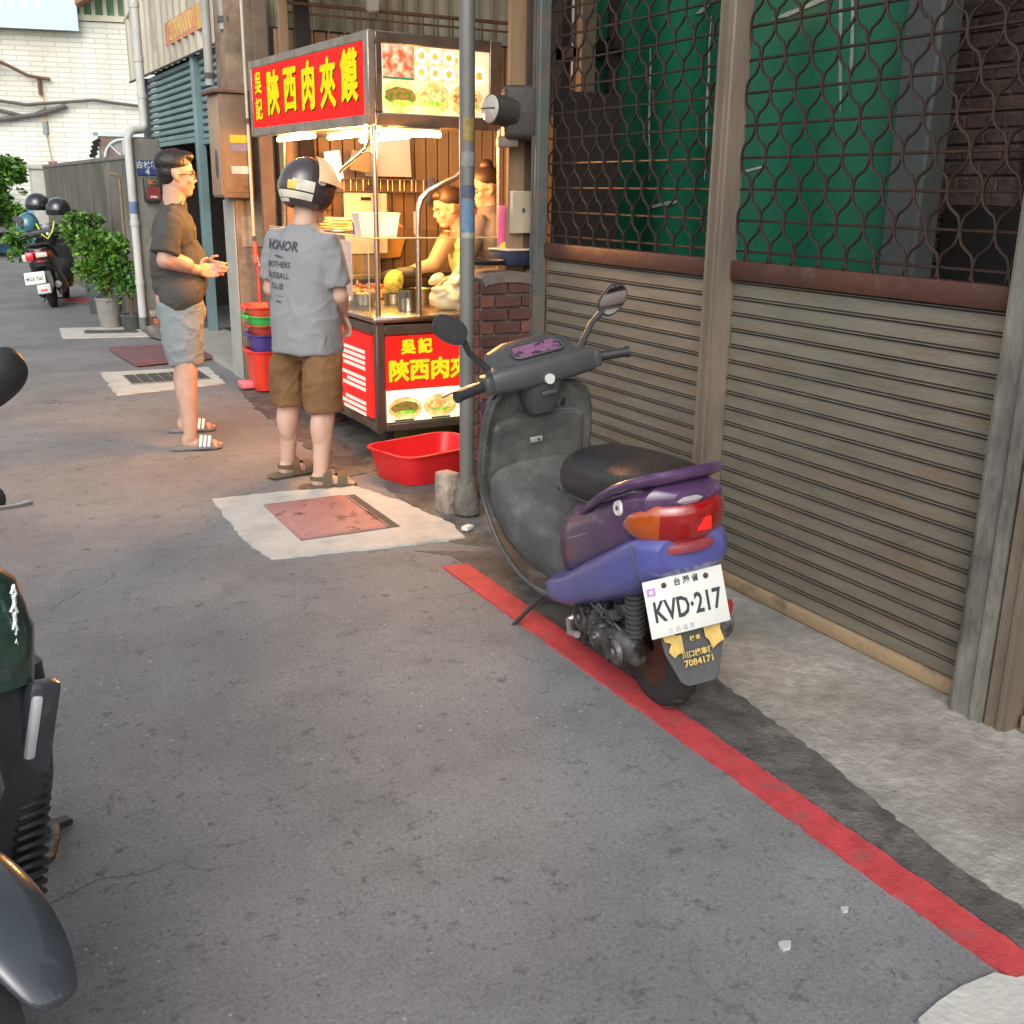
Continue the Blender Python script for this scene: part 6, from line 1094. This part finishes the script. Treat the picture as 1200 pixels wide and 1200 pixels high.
# gold print on the mudflap
GOLD = M("gold_print", (.52,.36,.10), .25, 30, .6)
fo = Vector((0,-.248,.283)); fu = Vector((0,.33,.94)).normalized(); fn_ = Vector((1,0,0)).cross(fu)
for sx, pts in ((-1,[(-.045,.04),(-.01,.045),(-.004,.03),(.012,.03),(.012,-.02),(-.008,-.022),(-.02,-.03),(-.035,-.01),(-.022,.012),(-.04,.02)]),(1,[(-.02,.035),(.0,.05),(.01,.038),(.035,.042),(.03,.02),(.036,-.012),(.012,-.02),(-.004,-.03),(-.01,-.005),(-.02,.008)])):
    MB().prism([(x+sx*.052, y+.018) for x, y in pts], (1,0,0), fu, fn_, fo+fn_*.002, .0012).build('gold_emblem', GOLD, flap, 0)
for (s_, z, sz, sx) in (("川口機車行", -.012, .020, 1.0),("7084171", -.036, .026, 1.05),("機 車", .030, .014, 1.)):
    t = text_mb(s_, sz, .0006, .0006, sx); xf(t, plane_mat(fo+fu*z+fn_*.0035, (1,0,0), fu)); t.build('gold_lettering', GOLD, flap, 0)
MB().cyl((.105,-.20,.37),(.125,-.225,.372),.020).build('side_reflector', M("small_red_reflector", (.35,.02,.02), .1, 30, .3), sc1)
MB().box((.112,-.17,.36),(.02,.10,.012),.003).build('plate_bracket', BLKP, sc1)
# round white seat lock cap, scratches and small badge on the left flank
MB().lathe([(.0005,-.006),(.010,-.010),(.020,-.010),(.0225,-.004),(.0225,.006)], (-.140,-.10,.685), (1,.1,-.15), 24).build('round_lock_cap', M("cap_white", (.55,.53,.48), .1, 12, .5), sc1); MB().lathe([(.0005,-.013),(.006,-.012),(.007,-.006)], (-.1395,-.10,.685), (1,.1,-.15), 14).build('lock_centre', GR, sc1)
MB().tube([(-.150,.30,.47),(-.153,.22,.50),(-.154,.12,.545)], [.001,.003,.001], 5).build('paint_scuff', M('scuff_grey', (.24,.20,.24), .3, 60, .6), sc1)
def flank(y, z, off=.0):
    return Vector((-.171-off, y, z))

# ---- black scooter far away with helmets
blackm = M("gloss_black", (.012,.013,.014), .1, 5, .15, bump=0, coat=1.); LIME = M("lime_trim", (.45,.60,.04), .1, 9, .4)
dk = dict(body=blackm, low=blackm, shield=BLKP, cowl=BLKP, rail=blackm)
sc2, flap2, *_ = scooter('parked_scooter', 'black scooter with lime trim and helmets on its mirrors, parked by the compound wall', (1.42,14.85,0), 14, 7, dk)
pb2, O2, up2, n2, a2 = plate(sc2, (-.10,-.28,.40), R(16), .24, .15, "MGX·7261", .066, sc2)
MB().box((-.02,-.30,.26),(.16,.02,.12),.02,Euler((R(-16),0,0))).build('white_rear_flap', M("rear_flap_white", (.45,.46,.46), .1, 9, .4), sc2); MB().box((-.02,-.312,.245),(.08,.01,.03),.004,Euler((R(-16),0,0))).build('red_reflector', REDP, sc2)
MB().box((-.10,-.285,.66),(.10,.05,.10),.02).build('red_tail_lens', M("red_tail_m", (.6,.02,.02), .1, 9, .15, coat=1.), sc2); MB().box((.04,-.29,.665),(.14,.04,.06),.02).build('clear_lens', M("clear_tail", (.6,.55,.48), .1, 9, .15, coat=1.), sc2); MB().box((-.165,-.255,.645),(.06,.06,.09),.02).build('clear_lens', M("clear_tail", (.6,.55,.48)), sc2)
MB().tube([(-.11,.80,1.02),(-.06,.74,.88),(.0,.72,.82),(.07,.75,.90),(.12,.80,1.03)], .012, 8).build('lime_trim', LIME, sc2); MB().ell((0,.77,.97),(.06,.03,.04)).build('display', M("display_grey", (.25,.27,.32), .2, 20, .2), sc2)
MB().tube([(.17,.6,.2),(.19,.8,.22),(.20,.95,.34),(.18,1.0,.5)], .012, 8).build('lime_stripe', LIME, sc2)
MB().tube([(.13,-.05,.16),(.13,-.10,.30),(.11,-.10,.50)], .018, 8).build('chrome_shock', CHR, sc2)
for (x, y, z, lb) in ((.10,.80,1.18,'glossy black helmet resting on the right of the black scooter handlebar'),(-.12,1.05,1.235,'smaller black helmet behind on the black scooter left mirror')):
    P_ = Vector((1.62,14.85,0))+Vector((x, y, 0)); hh = root('helmet', lb, 'helmet', (P_.x-.05, P_.y, z))
    b = MB(); b.grid(lambda u, v: (.15*math.cos(2*math.pi*u)*math.cos(R(-25+113*v)), .165*math.sin(2*math.pi*u)*math.cos(R(-25+113*v)), .145*math.sin(R(-25+113*v))), 28, 14, -.012); b.build('shell', blackm, hh, 60)
    b = MB(); b.grid(lambda u, v: (.153*math.cos(R(-60+120*u))*math.cos(R(-20+50*v)), .168*math.sin(R(-60+120*u))*math.cos(R(-20+50*v)), .148*math.sin(R(-20+50*v))), 12, 6, .003); b.build('visor', M("visor_smoke", (.05,.06,.075), .1, 5, .05, coat=1., bump=0), hh, 60)
bs_ = root('teal_helmet', 'teal and black helmet hung low on the left handlebar of the black scooter', 'helmet', (1.30,15.85,.98)); b = MB(); b.grid(lambda u, v: (.13*math.cos(2*math.pi*u)*math.cos(R(-25+113*v)), .15*math.sin(2*math.pi*u)*math.cos(R(-25+113*v)), .15*math.sin(R(-25+113*v))), 24, 12, -.012); b.build('shell', M("teal_shell", (.04,.15,.19), .2, 5, .2, coat=.8), bs_, 60); MB().box((0,-.13,-.01),(.2,.03,.06),.01).build('band', BLKP, bs_)

# ---- green scooter cut by the left edge, facing the camera
GRN = M("metallic_green", (.032,.075,.056), .3, 60, .30, .5, bump=.03, coat=.8); GBK = M("glossy_grey_black", (.035,.042,.050), .15, 8, .25, bump=.03, coat=.7)
gdc = dict(mud=BLKP, body=GRN, low=GRN, shield=GBK, cowl=GRN, rail=GBK)
sc3, *_ = scooter('parked_scooter', 'dark green scooter facing the camera, cut off by the left edge', (-.660,2.738,0), 157, 5, gdc, steer=4); sc3.scale = (1.08,1.08,1.08)
b = MB(); b.loft([((-.15,.86,.86),(.07,0,0),(0,.05,0),3),((-.175,.885,.80),(.11,0,0),(0,.075,0),3),((-.19,.90,.72),(.115,0,0),(0,.08,0),3),((-.19,.91,.63),(.11,0,0),(0,.07,0),3)], 24); gf = b.build('side_fairing', GRN, sc3)
b = MB(); b.loft([((-.20,.90,.645),(.125,0,0),(0,.045,0),3),((-.205,.91,.56),(.125,0,0),(0,.06,0),3),((-.205,.93,.45),(.115,0,0),(0,.06,0),3),((-.20,.95,.30),(.085,0,0),(0,.05,0),3)], 24); b.build('inner_leg_panel', BLKP, sc3)
for k, (z, w) in enumerate(((.79,.012),(.775,.016),(.76,.010),(.745,.016),(.73,.012),(.715,.015),(.70,.010))): MB().tube([(-.235-w,.972,z),(-.25,.973,z+.012),(-.262+w*.5,.970,z-.004)], [.0025,.004,.0025], 6).build('white_script_stroke', M("script_white", (.75,.78,.78), .05, 9, .5), gf)
MB().box((-.272,.975,.555),(.018,.02,.11),.006,(0,R(-10),0)).build('side_lamp', M("headlamp_clear", (.5,.52,.52)), sc3); MB().box((-.285,.965,.545),(.058,.03,.17),.012,(0,R(-10),0)).build('lamp_surround', GBK, sc3)
b = MB()
for k in range(14): b.box((-.272+.0035*k,.975+.004*k,.455-.016*k),(.06,.018,.011),.004,seg=1)
tag(b.build('ribbed_strip', BLKP, sc3), kind='stuff')
bpy.context.view_layer.update(); inv = sc3.matrix_basis.inverted()
MB().tube([inv @ Vector(p) for p in ((-.05,2.15,.14),(.04,2.20,.09),(.085,2.30,.05),(.105,2.40,.035),(.112,2.47,.03))], [.012,.011,.010,.010,.009], 8).build('side_stand_leg', IRON, sc3)
MB().box(inv @ Vector((.113,2.485,.02)), (.07,.035,.016), .005, seg=1).build('side_stand_foot', BLKP, sc3)
b = MB(); b.loft([((-.095,1.37,.335),(.028,0,0),(0,.004,.008),2.4),((-.092,1.34,.362),(.046,0,0),(0,.008,.014),2.4),((-.085,1.27,.412),(.064,0,0),(0,.010,.018),2.2),((-.065,1.16,.452),(.076,0,0),(0,.006,.024),2.2),((-.045,1.02,.458),(.074,0,0),(0,-.004,.024),2.2)], 22); b.build('front_mudguard_shell', GBK, sc3, 80, 2)
